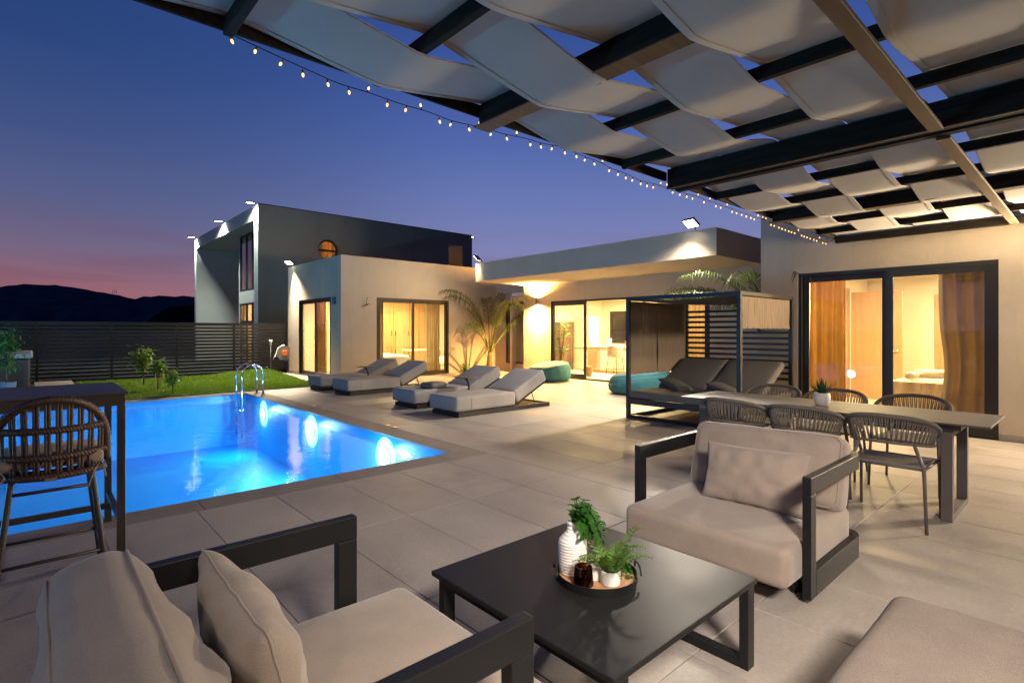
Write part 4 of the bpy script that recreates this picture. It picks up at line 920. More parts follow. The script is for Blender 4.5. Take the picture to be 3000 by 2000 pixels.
def ribbed(prof, n=60, amp=0.0012):
    mb = MB(); vs_ = []; fs_ = []
    for (r, z) in prof:
        for j in range(n): q = r+(amp if j % 2 else -amp)*(r > 0.01); vs_.append((1.70+q*cos(2*pi*j/n), 1.445+q*sin(2*pi*j/n), BZ+z))
    for i in range(len(prof)-1):
        for j in range(n): fs_.append((i*n+j, i*n+(j+1) % n, (i+1)*n+(j+1) % n, (i+1)*n+j))
    return mb.add(vs_, fs_)
cg.p('glass', ribbed([(0.001, 0.0), (0.040, 0.0), (0.041, 0.004), (0.034, 0.078), (0.031, 0.078), (0.037, 0.008), (0.001, 0.008)]), 'amber_glass', smooth='auto')
cg.p('candle', MB().lathe([(0, 0.009), (0.029, 0.009), (0.028, 0.045), (0, 0.045)], 24, c=(1.70, 1.445, BZ)), 'dark_wood', smooth='auto')
cu = solo('ceramic_tumbler', MB().lathe([(0, 0), (0.024, 0), (0.026, 0.055), (0.0225, 0.055), (0.021, 0.006), (0, 0.006)], 28, c=(1.777, 1.446, BZ)), 'ceramic', 'small cream tumbler behind the candle glass on the tray', 'tumbler', (1.777, 1.446, BZ), smooth='auto')
FX, FY = 1.79, 1.375
fp = T('fern_pot', 'fern in a small white ceramic pot on the tray', 'plant', (FX, FY, BZ))
fp.p('pot', MB().lathe([(0, 0), (0.036, 0), (0.040, 0.004), (0.042, 0.055), (0.039, 0.060), (0.036, 0.056), (0.034, 0.04), (0, 0.04)], 32, c=(FX, FY, BZ)), 'ceramic', smooth='auto')
fp.p('soil', MB().lathe([(0, 0.046), (0.0345, 0.044)], 24, c=(FX, FY, BZ)), 'soil')
rr = random.Random(5)
for i_ in range(20):
    a_ = i_*2.4+rr.uniform(-0.3, 0.3); ln = rr.uniform(0.10, 0.17); rise = rr.uniform(0.04, 0.14)
    if i_ == 0: a_, ln, rise = -0.35, 0.16, 0.16
    if i_ == 1: a_, ln, rise = 2.6, 0.15, 0.06
    mb = MB(); P0 = Vector((FX+0.012*cos(a_), FY+0.012*sin(a_), BZ+0.046)); pts = []
    for q in range(13):
        t = q/12; pts.append(P0+Vector((cos(a_)*ln*t, sin(a_)*ln*t, rise*sin(t*pi*0.62)*1.05)))
    mb.tube(pts, 0.0012, 4)
    for q in range(1, 13):
        d = (pts[q]-pts[q-1]).normalized(); sd = d.cross(Vector((0, 0, 1))); sd = sd.normalized() if sd.length > 1e-3 else Vector((1, 0, 0)); w = 0.038*sin(pi*min(1, (q+1.5)/13))**0.8*(1-0.35*q/12)
        for s in (-1, 1): v_, f_ = leaf(pts[q], sd*s+d*0.35, sd.cross(d)*(-1), max(w, 0.008), max(0.008, w*0.36), 0.25); mb.add(v_, f_)
    fp.p('frond', mb, 'leaf_fern', smooth=True)
tv_ = T('trailing_plant', 'glossy trailing ivy spilling over the tray rim beside the fern', 'plant', (1.86, 1.40, BZ))
stem = MB(); lv = []
for i_ in range(7):
    a_ = rr.uniform(-1.5, 0.5); ln = rr.uniform(0.07, 0.13); pts = []
    for q in range(8):
        t = q/7; pts.append(Vector((1.835+cos(a_)*ln*t, 1.41+sin(a_)*ln*t, BZ+0.012+0.07*sin(pi*min(1, t*1.15))*(1-0.2*t)-0.004*t)))
    stem.tube(pts, 0.0013, 4)
    for q in range(1, 8):
        for s in (-1, 1):
            d = (pts[q]-pts[q-1]).normalized(); sd = d.cross(Vector((0, 0, 1))).normalized()*s
            v_, f_ = leaf(pts[q], d*0.6+sd+Vector((0, 0, rr.uniform(0.0, 0.4))), Vector((0, 0, 1)), rr.uniform(0.02, 0.032), rr.uniform(0.014, 0.022)); lv.append((v_, f_))
tv_.p('stem', stem, 'leaf_ivy')
for v_, f_ in lv: tv_.p('leaf', MB().add(v_, f_), 'leaf_ivy', smooth=True)
# ================================================================== BAR TABLE AND STOOL
bt = T('bar_table', 'tall dark bar table with square metal legs at the pool edge', 'table', (-0.4, 4.62, 0))
bt.p('top', MB().bbox((-1.5, 4.19, 1.028), (0.462, 5.055, 1.040), 0.002), 'bar_top')
bt.p('apron', MB().box((-1.45, 4.21, 0.955), (0.44, 4.235, 1.028)), 'brown_metal'); bt.p('apron', MB().box((-1.45, 5.01, 0.955), (0.44, 5.035, 1.028)), 'brown_metal'); bt.p('apron', MB().box((0.405, 4.252, 0.955), (0.45, 4.998, 1.0278)), 'brown_metal')
for lx in (0.405, -1.47):
    for ly in (4.208, 4.9985): bt.p('leg', MB().bbox((lx, ly, 0.0005), (lx+0.043, ly+0.043, 0.9545), 0.002), 'brown_metal')
    bt.p('stretcher', MB().box((lx+0.006, 4.252, 0.20), (lx+0.037, 4.998, 0.235)), 'brown_metal')
bt.p('foot_rail', MB().box((-1.427, 4.62, 0.20), (0.404, 4.655, 0.235)), 'brown_metal')
rs = T('rattan_stool', 'rattan bar stool with woven round back drawn up to the tall table', 'stool', (0.09, 3.9, 0))
SX, SYB = 0.085, 3.70
def bk_pt(t, z):     # backrest surface: t -1..1 across, curved forward at the sides
    return Vector((SX+0.235*t*(1+0.10*(z-0.70)), SYB+0.13*t*t+0.05*max(0, (z-0.70)), z))
def rim_z(t): return 0.745+0.335*sqrt(max(0, 1-abs(t)**2.6))
wr_ = []
for i_ in range(121):
    a_ = pi*i_/120; t = -cos(a_)
    z = 0.70+(0.365)*(sin(a_)**0.62); wr_.append(bk_pt(t*1.0, z))
rad = [0.021+0.0034*sin(i_*2*pi/2.4) for i_ in range(121)]
rs.p('wrapped_rim', MB().tube(wr_, rad, 10), 'rattan', smooth=True)
def top_at(t): return 0.70+0.365*(sqrt(max(0.0, 1-t*t))**0.62)
for i_ in range(10):
    t = -0.86+1.72*i_/9
    for o_ in (-0.030, 0.030):
        tt = t+o_; zt = top_at(tt)-0.005
        rs.p('cane', MB().tube([bk_pt(tt, 0.665+(zt-0.665)*q/8) for q in range(9)], 0.0078, 7), 'rattan', smooth=True)
for zc in (0.665, 0.765, 0.905):
    lim = 0.97 if zc < 0.8 else 0.93
    for s in range(3):
        pts = []
        for i_ in range(150):
            t = -lim+2*lim*i_/149; ph = i_*0.42+s*2*pi/3; p = bk_pt(t, zc+0.010*sin(ph)); p.y += 0.012*cos(ph); pts.append(p)
        rs.p('woven_band', MB().tube(pts, 0.0105, 6), 'rattan', smooth=True)
rs.p('seat_cushion', MB().soft((0.44, 0.42, 0.075), 0.03, 10, 0.012, Rm((SX, 3.965, 0.735)), wr=0.003), 'linen', smooth=True)
rs.p('seat_frame', MB().tube([(SX+0.22*cos(a_)*(1), 3.95+0.22*sin(a_), 0.685) for a_ in [i_*pi/20 for i_ in range(40)]], 0.014, 8, True), 'brown_metal', smooth=True)
for sx in (-1, 1):
    for sy in (-1, 1): rs.p('leg', MB().tube([(SX+0.16*sx, 3.94+0.16*sy, 0.685), (SX+0.235*sx, 3.94+0.24*sy, 0.003)], 0.0145, 10), 'brown_metal', smooth='auto')
for z_ in (0.58, 0.22):
    e_ = 0.16+(0.685-z_)/0.682*0.075; ey = 0.16+(0.685-z_)/0.682*0.08
    for sy in (-1, 1): rs.p('stretcher', MB().tube([(SX-e_, 3.94+ey*sy, z_), (SX+e_, 3.94+ey*sy, z_)], 0.0095, 8), 'brown_metal', smooth=True)
    if z_ < 0.3:
        for sx in (-1, 1): rs.p('stretcher', MB().tube([(SX+e_*sx, 3.94-ey, z_), (SX+e_*sx, 3.94+ey, z_)], 0.0095, 8), 'brown_metal', smooth=True)
for sx, q in ((1, 0.20), (-1, -0.20)):
    rs.p('cushion_tie', MB().tube([(SX+q, 3.735, 0.71), (SX+q+0.012, 3.695, 0.69), (SX+q+0.02*sx, 3.685, 0.63)], 0.004, 5).tube([(SX+q, 3.735, 0.71), (SX+q-0.03, 3.69, 0.67), (SX+q-0.055, 3.685, 0.59)], 0.004, 5), 'linen')
rs.p('tag', MB().box((SX-0.035, 3.672, 0.648), (SX+0.012, 3.676, 0.664)), 'grey_plastic')
# ================================================================== DINING SET
dt = T('dining_table', 'long slate-topped dining table with taupe frame legs', 'table', (5.48, 1.77, 0))
dt.p('top', MB().bbox((5.08, 0.54, 0.728), (5.88, 3.0, 0.742), 0.002), 'slate')
dt.p('apron', MB().box((5.20, 0.72, 0.675), (5.24, 2.82, 0.7275)), 'taupe_metal'); dt.p('apron', MB().box((5.72, 0.72, 0.675), (5.76, 2.82, 0.7275)), 'taupe_metal')
for yy in (0.755, 2.715):
    for xx in (5.125, 5.765): dt.p('leg', MB().bbox((xx-0.03, yy, 0.0), (xx+0.03, yy+0.07, 0.674), 0.003), 'taupe_metal')
    dt.p('runner', MB().bbox((5.156, yy+0.001, 0.001), (5.734, yy+0.069, 0.045), 0.003), 'taupe_metal'); dt.p('head_bar', MB().bbox((5.156, yy+0.001, 0.64), (5.734, yy+0.069, 0.6738), 0.003), 'taupe_metal')
dchair = T('dining_chair', '', 'chair', (0, 0, 0), 'rope-backed dining chairs'); D_ = dchair
def U(a_, k=0.0):   # plan of the wrap-round back, a_ from -1 (right arm tip) to 1; chair faces +x, back at -x
    an = a_*pi*0.60; return (-0.05-0.235*cos(an)-k*cos(an), 0.275*sin(an)*1.0+k*sin(an))
topr = []; lowr = []
for i_ in range(41):
    a_ = -1+2*i_/40; x, y = U(a_, 0.012); topr.append((x, y, 0.81-0.15*abs(a_)**2.2)); 
    x, y = U(a_*0.93, -0.016); lowr.append((x, y, 0.615-0.03*abs(a_)**2))
D_.p('top_rail', MB().tube(topr, 0.0175, 10), 'rope', smooth=True); D_.p('lower_rail', MB().tube(lowr, 0.011, 8), 'rope', smooth=True)
rp = MB()
for i_ in range(56):
    a_ = -0.90+1.80*i_/55; j_ = a_*0.94+0.012*(-1)**i_; x, y = U(a_, 0.012); x2, y2 = U(j_*0.93, -0.016)
    rp.tube([(x, y, 0.81-0.15*abs(a_)**2.2-0.004), ((x+x2)/2-0.004*cos(a_*1.9), (y+y2)/2, 0.705-0.06*abs(a_)**2), (x2, y2, 0.615-0.03*abs(j_)**2)], 0.0042, 5)
ro = D_.p('rope_weave', rp, 'rope', smooth=True); ro['kind'] = 'stuff'
D_.p('seat', MB().sheet(lambda u, v: (-0.22+0.46*u, (-0.225+0.45*v)*(0.94+0.06*u), 0.448-0.018*sin(v*pi)*sin(u*pi)+0.012*(u-0.5)**2*4*(u < 0.5)), 12, 12, 0.012), 'textilene', smooth='auto')
for s in (-1, 1):
    x, y = topr[0 if s < 0 else -1][:2]
    D_.p('leg', MB().tube([(x+0.0, y, 0.66), (0.20, s*0.255, 0.45), (0.235, s*0.262, 0.002)], [0.013, 0.0125, 0.011], 8), 'taupe_metal', smooth=True)
    D_.p('leg', MB().tube([(lowr[12 if s < 0 else 28][0], lowr[12 if s < 0 else 28][1], 0.615), (-0.215, s*0.225, 0.44), (-0.275, s*0.25, 0.002)], [0.012, 0.0125, 0.011], 8), 'taupe_metal', smooth=True)
    D_.p('seat_rail', MB().tube([(-0.215, s*0.222, 0.437), (0.225, s*0.252, 0.442)], 0.0105, 8), 'taupe_metal', smooth=True)
D_.p('seat_rail', MB().tube([(-0.215, -0.222, 0.437), (-0.215, 0.222, 0.437)], 0.0105, 8), 'taupe_metal', smooth=True); D_.p('seat_rail', MB().tube([(0.225, -0.252, 0.442), (0.225, 0.252, 0.442)], 0.0105, 8), 'taupe_metal', smooth=True)
spots = [((4.93, 1.09), 0.03, 'rope-backed dining chair at the table end, directly behind the lounge armchair'), ((4.93, 1.70), 0.02, 'middle rope-backed dining chair on the lounge side of the long table'), ((4.93, 2.29), -0.04, 'rope-backed dining chair on the lounge side, next to the daybed'),
         ((6.02, 1.20), pi-0.02, 'rope-backed dining chair on the house side, in front of the tied-back curtain'), ((6.02, 1.85), pi+0.03, 'rope-backed dining chair on the house side, behind the potted succulent'), ((6.02, 2.46), pi+0.05, 'rope-backed dining chair on the house side, closest to the daybed')]
for i_, ((x, y), rz, lab) in enumerate(spots):
    if i_ == 0: o = dchair.o; o.location = (x, y, 0); o.rotation_euler = (0, 0, rz); o['label'] = lab
    else: dup(dchair.o, (x, y, 0), rz, lab)
PX_, PY_ = 5.45, 1.752
pt = T('succulent_pot', 'spiky green plant in a round white pot on the dining table', 'plant', (PX_, PY_, 0.742))
pt.p('pot', MB().lathe([(0, 0), (0.045, 0), (0.062, 0.02), (0.071, 0.06), (0.068, 0.10), (0.062, 0.115), (0.056, 0.115), (0.058, 0.095), (0, 0.09)], 32, c=(PX_, PY_, 0.742)), 'ceramic', smooth='auto')
pt.p('soil', MB().lathe([(0, 0.098), (0.0575, 0.098)], 24, c=(PX_, PY_, 0.742)), 'soil')
rr = random.Random(11)
for i_ in range(26):
    a_ = i_*2.4; tilt = 0.12+0.75*(i_/26)+rr.uniform(-0.08, 0.08); ln = rr.uniform(0.13, 0.19); mb = MB()
    d = Vector((sin(tilt)*cos(a_), sin(tilt)*sin(a_), cos(tilt))); sd = d.cross(Vector((0, 0, 1))).normalized(); nn = sd.cross(d)
    base = Vector((PX_+0.012*cos(a_), PY_+0.012*sin(a_), 0.742+0.095)); vs_ = []; fs_ = []
    for q in range(6):
        t = q/5; w = 0.011*(1-t)**0.6*(0.8+0.4*sin(t*pi)); c_ = base+d*ln*t-Vector((0, 0, 0.03*t*t*sin(tilt)))
        vs_ += [(c_+sd*w)[:], (c_-nn*w*0.5)[:], (c_-sd*w)[:]]
    for q in range(5):
        for r in range(2): fs_.append((q*3+r, q*3+r+1, q*3+r+4, q*3+r+3))
    pt.p('leaf', mb.add(vs_, fs_), 'leaf_succulent', smooth=True)
# ================================================================== DAYBED
db = T('canopy_daybed', 'black framed canopy daybed with drawn side curtains beside the wing wall', 'daybed', (8.25, 4.33, 0))
X0, X1, Y0, Y1, ZT = 7.31, 9.20, 3.375, 5.30, 1.99
pw = 0.06
for x in (X0, X1-pw):
    for y in (Y0, Y1-pw): db.p('post', MB().bbox((x, y, 0.0005), (x+pw, y+pw, ZT-0.0605), 0.003), 'charcoal_metal')
    db.p('top_rail', MB().bbox((x, Y0, ZT-0.06), (x+pw, Y1, ZT), 0.003), 'charcoal_metal')
    db.p('bottom_rail', MB().bbox((x+0.001, Y0+pw+0.0005, 0.002), (x+pw-0.001, Y1-pw-0.0005, 0.055), 0.003), 'charcoal_metal')
    db.p('bed_rail', MB().bbox((x+0.001, Y0+pw+0.0005, 0.235), (x+pw-0.001, Y1-pw-0.0005, 0.325), 0.003), 'charcoal_metal')
for y in (Y0, Y1-pw):
    db.p('top_rail', MB().bbox((X0+pw+0.0005, y+0.001, ZT-0.059), (X1-pw-0.0005, y+pw-0.001, ZT-0.001), 0.003), 'charcoal_metal')
    db.p('bottom_rail', MB().bbox((X0+pw+0.0005, y+0.001, 0.002), (X1-pw-0.0005, y+pw-0.001, 0.055), 0.003), 'charcoal_metal'); db.p('bed_rail', MB().bbox((X0+pw+0.0005, y+0.001, 0.235), (X1-pw-0.0005, y+pw-0.001, 0.325), 0.003), 'charcoal_metal')
for i_ in range(13): z = 0.62+0.095*i_; db.p('back_slat', MB().bbox((X1-0.048, Y0+pw, z), (X1-0.012, Y1-pw, z+0.042), 0.003), 'charcoal_metal')
db.p('mattress', MB().soft((1.85, 1.89, 0.115), 0.035, 12, 0.004, Rm((8.245, 4.337, 0.3855)), wr=0.002), 'mattress_grey', smooth=True)
for y0 in (3.44, 4.345):
    L_ = 0.86; an = radians(36)
    db.p('backrest', MB().soft((0.98, 0.89, 0.13), 0.045, 12, 0.01, Rm((8.585, y0+0.445, 0.655), ry=-radians(29)), wr=0.002), 'mattress_grey', smooth=True)
# canopy sagging between the top rails, curtains on the two ends
db.p('canopy', MB().sheet(lambda u, v: (X0+0.07+1.75*u, Y0+0.065+1.80*v, ZT-0.035-0.075*sin(pi*v)*(0.75+0.25*sin(pi*u))-0.02*sin(pi*u)+0.008*sin(u*9+v*3)), 24, 24, 0.003), 'dark_canvas', smooth=True)
def hang(y, x0, x1, z0, z1, seed, gath=0.0):
    def fn(u, v):
        z = z0+(z1-z0)*v; x = x0+(x1-x0)*u
        return (x, y+0.010*noise.noise(Vector((u*22, v*1.6, seed)))+0.02*noise.noise(Vector((u*3, v*1.5, seed))), z+0.006*sin(u*30)*(v < 0.1))
    return db.p('curtain', MB().sheet(fn, 110, 12, 0.003), 'taupe_curtain', smooth='auto')
hang(Y1-0.03, X0+0.075, 8.26, 0.705, ZT-0.07, 1); hang(Y1-0.045, 8.17, X1-0.08, 0.70, ZT-0.07, 2)
hang(Y0+0.03, X0+0.075, 8.20, 1.465, ZT-0.07, 3); hang(Y0+0.033, 8.215, X1-0.08, 1.465, ZT-0.07, 4)
def dpillow(x, y, lab, seed, rz):
    mb = MB().pillow(0.52, 0.36, 0.15, Rm((x, y, 0.525), rx=0.0, ry=-0.35, rz=rz), n=18, seed=seed, wr=0.006)
    solo('bed_pillow', mb, 'dark_canvas', lab, 'pillow', (x, y, 0.445), 'dark pillows on the daybed', True)
dpillow(8.02, 4.80, 'dark pillow on the daybed on the beanbag side', 2, 1.35); dpillow(8.0, 3.95, 'dark pillow on the daybed on the dining-table side', 4, 1.75)
# ================================================================== SUN LOUNGERS
lo = T('sun_lounger', '', 'sun lounger', (0, 0, 0), 'sun loungers facing the pool')
lo.p('base', MB().bbox((0.0, 0.0, 0.0), (0.045, 0.78, 0.075), 0.003).bbox((2.10, 0.0, 0.0), (2.145, 0.78, 0.075), 0.003).bbox((0.0455, 0.0, 0.0), (2.0995, 0.045, 0.075), 0.003).bbox((0.0455, 0.735, 0.0), (2.0995, 0.78, 0.075), 0.003), 'charcoal_metal')
for i_ in range(6): lo.p('slat', MB().box((1.42+i_*0.115, 0.0455, 0.035), (1.47+i_*0.115, 0.7345, 0.05)), 'charcoal_metal')
lo.p('deck', MB().box((0.02, 0.046, 0.0755), (1.30, 0.734, 0.092)), 'charcoal_metal')
ba = radians(25.5)
def bf(x, y, z): return Rm((1.30, 0, 0.095), ry=-ba) @ Vector((x, y, z))
for yy in (0.02, 0.725): lo.p('back_frame', MB().bbox((0.0, yy, -0.005), (0.80, yy+0.035, 0.03), 0.003, Rm((1.30, 0, 0.095), ry=-ba)), 'charcoal_metal')
lo.p('back_frame', MB().bbox((0.76, 0.0555, -0.004), (0.80, 0.7245, 0.029), 0.003, Rm((1.30, 0, 0.095), ry=-ba)), 'charcoal_metal')
for yy in (0.12, 0.64): lo.p('strut', MB().tube([bf(0.52, yy, -0.005), (1.86, yy, 0.055)], 0.009, 6), 'charcoal_metal')
mt_ = lo.p('seat_cushion', MB().soft((1.315, 0.80, 0.245), 0.035, 12, 0.012, Rm((0.60, 0.39, 0.2165)), wr=0.003, seed=1), 'grey_canvas', smooth=True)
lo.p('back_cushion', MB().soft((0.84, 0.80, 0.23), 0.035, 12, 0.012, Rm((1.30, 0, 0.095), ry=-ba) @ Matrix.Translation((0.44, 0.39, 0.147)), wr=0.003, seed=2), 'grey_canvas', smooth=True)
lo.p('seam', MB().box((0.255, -0.0125, 0.105), (0.259, -0.0085, 0.32)).box((0.255, 0.7885, 0.105), (0.259, 0.7925, 0.32)), 'dark_canvas', mt_)
spots = [(5.215, 7.095, 'grey sun lounger nearest the daybed end of the terrace'), (5.225, 8.40, 'grey sun lounger with a small cushion on it, second from the daybed'), (5.21, 11.12, 'grey sun lounger second from the lawn, beside a small side table'), (5.16, 12.47, 'grey sun lounger nearest the lawn')]
for i_, (x, y, lab) in enumerate(spots):
    if i_ == 0: lo.o.location = (x, y, 0); lo.o['label'] = lab
    else: dup(lo.o, (x, y, 0), 0, lab)
solo('small_cushion', MB().soft((0.42, 0.34, 0.10), 0.045, 8, 0.02, Rm((5.72, 8.60, 0.395), rz=0.2)), 'mattress_grey', 'small dark grey cushion lying on the second sun lounger', 'cushion', (5.72, 8.6, 0.345), smooth=True)
for x, y, lab in ((6.16, 8.14, 'round side table between the two loungers nearest the daybed'), (6.12, 12.18, 'round side table between the two loungers nearest the lawn')):
    t = T('side_table', lab, 'side table', (x, y, 0), 'round lounger side tables')
    t.p('top', MB().lathe([(0, 0.54), (0.205, 0.54), (0.215, 0.547), (0.205, 0.556), (0, 0.556)], 36, c=(x, y, 0)), 'taupe_metal', smooth='auto')
    t.p('stem', MB().tube([(x+0.07, y, 0.01), (x+0.06, y, 0.40), (x+0.03, y, 0.47), (x-0.02, y, 0.54)], [0.018, 0.018, 0.02, 0.032], 10), 'charcoal_metal', smooth=True); t.p('foot', MB().lathe([(0, 0.0), (0.15, 0.0), (0.15, 0.01), (0, 0.012)], 28, c=(x+0.07, y, 0)), 'charcoal_metal', smooth='auto')
# ================================================================== BEANBAGS
def beanbag(x, y, rx, ry, h, rz, lab, seed):
    t = T('beanbag', lab, 'beanbag', (x, y, 0), 'teal beanbags'); mb = MB(); n, m = 56, 24; vs_ = []; fs_ = []
    def pt_(u, v):
        a_ = u*2*pi
        q = [(0.0, 0.0), (0.72, 0.0), (0.88, 0.03), (0.98, 0.16), (1.0, 0.32), (0.98, 0.52), (0.93, 0.70), (0.84, 0.82), (0.60, 0.90), (0.30, 0.93), (0.0, 0.935)]
        s = v*(len(q)-1); i = min(int(s), len(q)-2); f = s-i; r = q[i][0]+(q[i+1][0]-q[i][0])*f; z = q[i][1]+(q[i+1][1]-q[i][1])*f
        w = 1+0.035*noise.noise(Vector((cos(a_)*1.5, sin(a_)*1.5, z*2+seed)))+0.012*sin(a_*17+4*z)*(0.3 < z < 0.75)
        cx, cy = rx*r*w*cos(a_), ry*r*w*sin(a_)
        zz = z*h*(1+0.16*cos(a_+0.6)*(z > 0.45)*r)+0.02*noise.noise(Vector((cx*4, cy*4, seed)))*(z > 0.6)
        return (x+cx*cos(rz)-cy*sin(rz), y+cx*sin(rz)+cy*cos(rz), max(0.001, zz))
    mb.sheet(pt_, n, 30); t.p('cover', mb, 'teal', smooth=True)
    t.p('seam', MB().tube([tuple(Vector(pt_(i_/60, 0.665))+Vector((0, 0, 0.002))) for i_ in range(60)], 0.007, 6, True), 'teal', smooth=True)
beanbag(11.10, 10.72, 0.70, 0.62, 0.56, 0.4, 'teal beanbag seat behind the nearest sun lounger, by the fixed glass panel', 1); beanbag(10.45, 7.15, 0.78, 0.68, 0.56, -0.3, 'teal beanbag seat beside the canopy daybed curtain', 4)
# ================================================================== PALMS AND SHRUBS
def palm(x, y, z0, trunk_h, fr, label, seed, spread=1.0, skew=(0, 0), leaf_len=0.42, mat='leaf_palm', lean=(0, 0)):
    t = T('palm_tree', label, 'palm', (x, y, z0)); rr = random.Random(seed)
    pts = [(x+lean[0]*q/6, y+lean[1]*q/6, z0-0.05+(trunk_h+0.05)*q/6) for q in range(7)]
    t.p('trunk', MB().tube(pts, [0.11-0.045*q/6+0.012*(q % 2) for q in range(7)], 12), 'bark', smooth=True)
    top = Vector(pts[-1])
    for i_ in range(fr):
        a_ = i_*2.399+rr.uniform(-0.2, 0.2); el = radians(rr.uniform(50, 86)); ln = rr.uniform(2.2, 3.0)*spread; mb = MB(); P_ = []; p = top.copy()+Vector((0.04*cos(a_), 0.04*sin(a_), 0)); e = el; nst = 22
        for q in range(nst+1):
            P_.append(p.copy()); st_l = ln/nst; t_ = q/nst
            p = p+Vector((cos(e)*cos(a_)+skew[0]*0.5*t_, cos(e)*sin(a_)+skew[1]*0.5*t_, sin(e)))*st_l; e -= radians(1.2+11.5*t_**1.9)
        mb.tube(P_, [0.017*(1-0.8*q/nst)+0.002 for q in range(nst+1)], 6)
        for q in range(8, nst+1):
            t_ = q/nst; d = (P_[q]-P_[q-1]).normalized(); sd = d.cross(Vector((0, 0, 1))); sd = sd.normalized() if sd.length > 1e-3 else Vector((1, 0, 0)); up = sd.cross(d)
            for s in (-1, 1):
                for h_ in (0, 0.5):
                    L_ = leaf_len*(0.55+0.6*sin(pi*min(1, (t_-0.15)*1.1)))*rr.uniform(0.8, 1.1); w = 0.011
                    dd = (sd*s*0.85+d*0.65+up*rr.uniform(0.05, 0.45)).normalized(); b0 = P_[q]-(P_[q]-P_[q-1])*h_
                    wv2 = dd.cross(up).normalized()*w; m1 = b0+dd*L_*0.5; tip = b0+dd*L_*0.85+Vector((0, 0, -L_*rr.uniform(0.45, 0.9)))
                    mb.add([(b0+wv2*0.5)[:], (b0-wv2*0.5)[:], (m1-wv2)[:], tip[:], (m1+wv2)[:]], [(0, 1, 2, 4), (4, 2, 3)])
        t.p('frond', mb, mat)
    return t
palm(11.35, 13.75, 0.0, 0.70, 11, 'young feathery palm growing in gravel by the bedroom wall', 4, 1.0, lean=(0.05, 0.02), leaf_len=0.46)
palm(10.75, 4.42, 0.0, 1.25, 12, 'palm rising behind the daybed at the corner of the guest wing', 9, 0.80, skew=(-0.5, 0.5), leaf_len=0.36)
def shrub(name, x, y, z0, h, stemh, crown, nleaf, ls, mat, label, cat, seed, stakes=0, nst=3):
    t = T(name, label, cat, (x, y, z0)); rr = random.Random(seed); tr_ = MB(); fl = MB()
    tips = []
    for i_ in range(nst):
        a_ = rr.uniform(0, 2*pi); r_ = crown*rr.uniform(0.1, 0.6); e = Vector((x+r_*cos(a_), y+r_*sin(a_), z0+h*rr.uniform(0.75, 0.95)))
        b0 = Vector((x+rr.uniform(-.01, .01), y+rr.uniform(-.01, .01), z0-0.03)); m_ = Vector((x, y, z0+stemh)); pts = [b0, m_, (m_+e)/2+Vector((rr.uniform(-.05, .05), rr.uniform(-.05, .05), 0.02)), e]; tr_.tube(pts, [0.012, 0.010, 0.007, 0.003], 6); tips += [pts[2], e, (pts[2]+e)/2, (m_+pts[2])/2]
    for i_ in range(nleaf):
        c_ = rr.choice(tips)+Vector((rr.gauss(0, crown*0.35), rr.gauss(0, crown*0.35), rr.gauss(0, crown*0.35)))
        if c_.z < z0+0.04: continue
        d = Vector((rr.uniform(-1, 1), rr.uniform(-1, 1), rr.uniform(-0.6, 0.6))); v_, f_ = leaf(c_, d, Vector((0, 0, 1)), ls*rr.uniform(0.7, 1.2), ls*0.42, 0.5); fl.add(v_, f_)
    t.p('trunk', tr_, 'bark', smooth=True); t.p('crown', fl, mat, smooth=True)
    for s in range(stakes): t.p('stake', MB().tube([(x+0.07*(s*2-1), y, z0-0.05), (x+0.05*(s*2-1), y, z0+0.42)], 0.009, 6), 'oak')
    return t
shrub('young_tree', 2.165, 16.72, 0.02, 1.02, 0.38, 0.22, 380, 0.115, 'leaf_tree', 'tallest young tree on the lawn in front of the fence', 'tree', 1, nst=4)
shrub('young_tree', 2.26, 15.24, 0.02, 0.72, 0.42, 0.14, 120, 0.15, 'leaf_tree', 'young tree with drooping leaves tied to two stakes on the lawn', 'tree', 2, stakes=2)
shrub('young_tree', 2.335, 13.90, 0.02, 0.52, 0.20, 0.15, 240, 0.095, 'leaf_tree', 'smallest bushy sapling on the lawn close to the pool', 'tree', 3)
for q in range(2): solo('garden_ball', MB().lathe([(0, 0)]+[(0.022*sin(i_*pi/8), 0.022-0.022*cos(i_*pi/8)) for i_ in range(1, 8)]+[(0, 0.044)], 14, c=(2.24-0.02*q, 14.15+0.14*q, 0.04)), 'ceramic' if q else 'charcoal_metal', ('pale' if q else 'dark')+' little ball lying on the lawn by the smallest sapling', 'ball', (2.24-0.02*q, 14.15+0.14*q, 0.04), smooth=True)
shrub('leafy_shrub', 10.05, 13.35, 0.0, 0.42, 0.10, 0.13, 150, 0.085, 'leaf_pot', 'small round-leaved shrub in the gravel by the bedroom door', 'shrub', 5)
shrub('dry_shrub', 10.75, 13.5, 0.0, 0.30, 0.06, 0.14, 90, 0.07, 'leaf_palm', 'thin yellowish shrub in the gravel beside the palm', 'shrub', 6)
ps = shrub('potted_shrub', -0.36, 13.95, 0.42, 1.05, 0.25, 0.22, 420, 0.10, 'leaf_pot', 'leafy potted shrub standing at the end of the bar table, by the spa tub', 'shrub', 8, nst=6)
ps.p('pot', MB().lathe([(0, -0.41), (0.10, -0.41), (0.15, 0.04), (0.135, 0.04), (0.12, 0.0), (0, 0.0)], 24, c=(-0.36, 13.95, 0.42)), 'pot_blue', smooth='auto')
ps.p('ribbon', MB().tube([(-0.30, 13.83, 0.30), (-0.16, 13.80, 0.24), (-0.06, 13.82, 0.20)], 0.012, 6), 'yellow_tape', smooth=True)
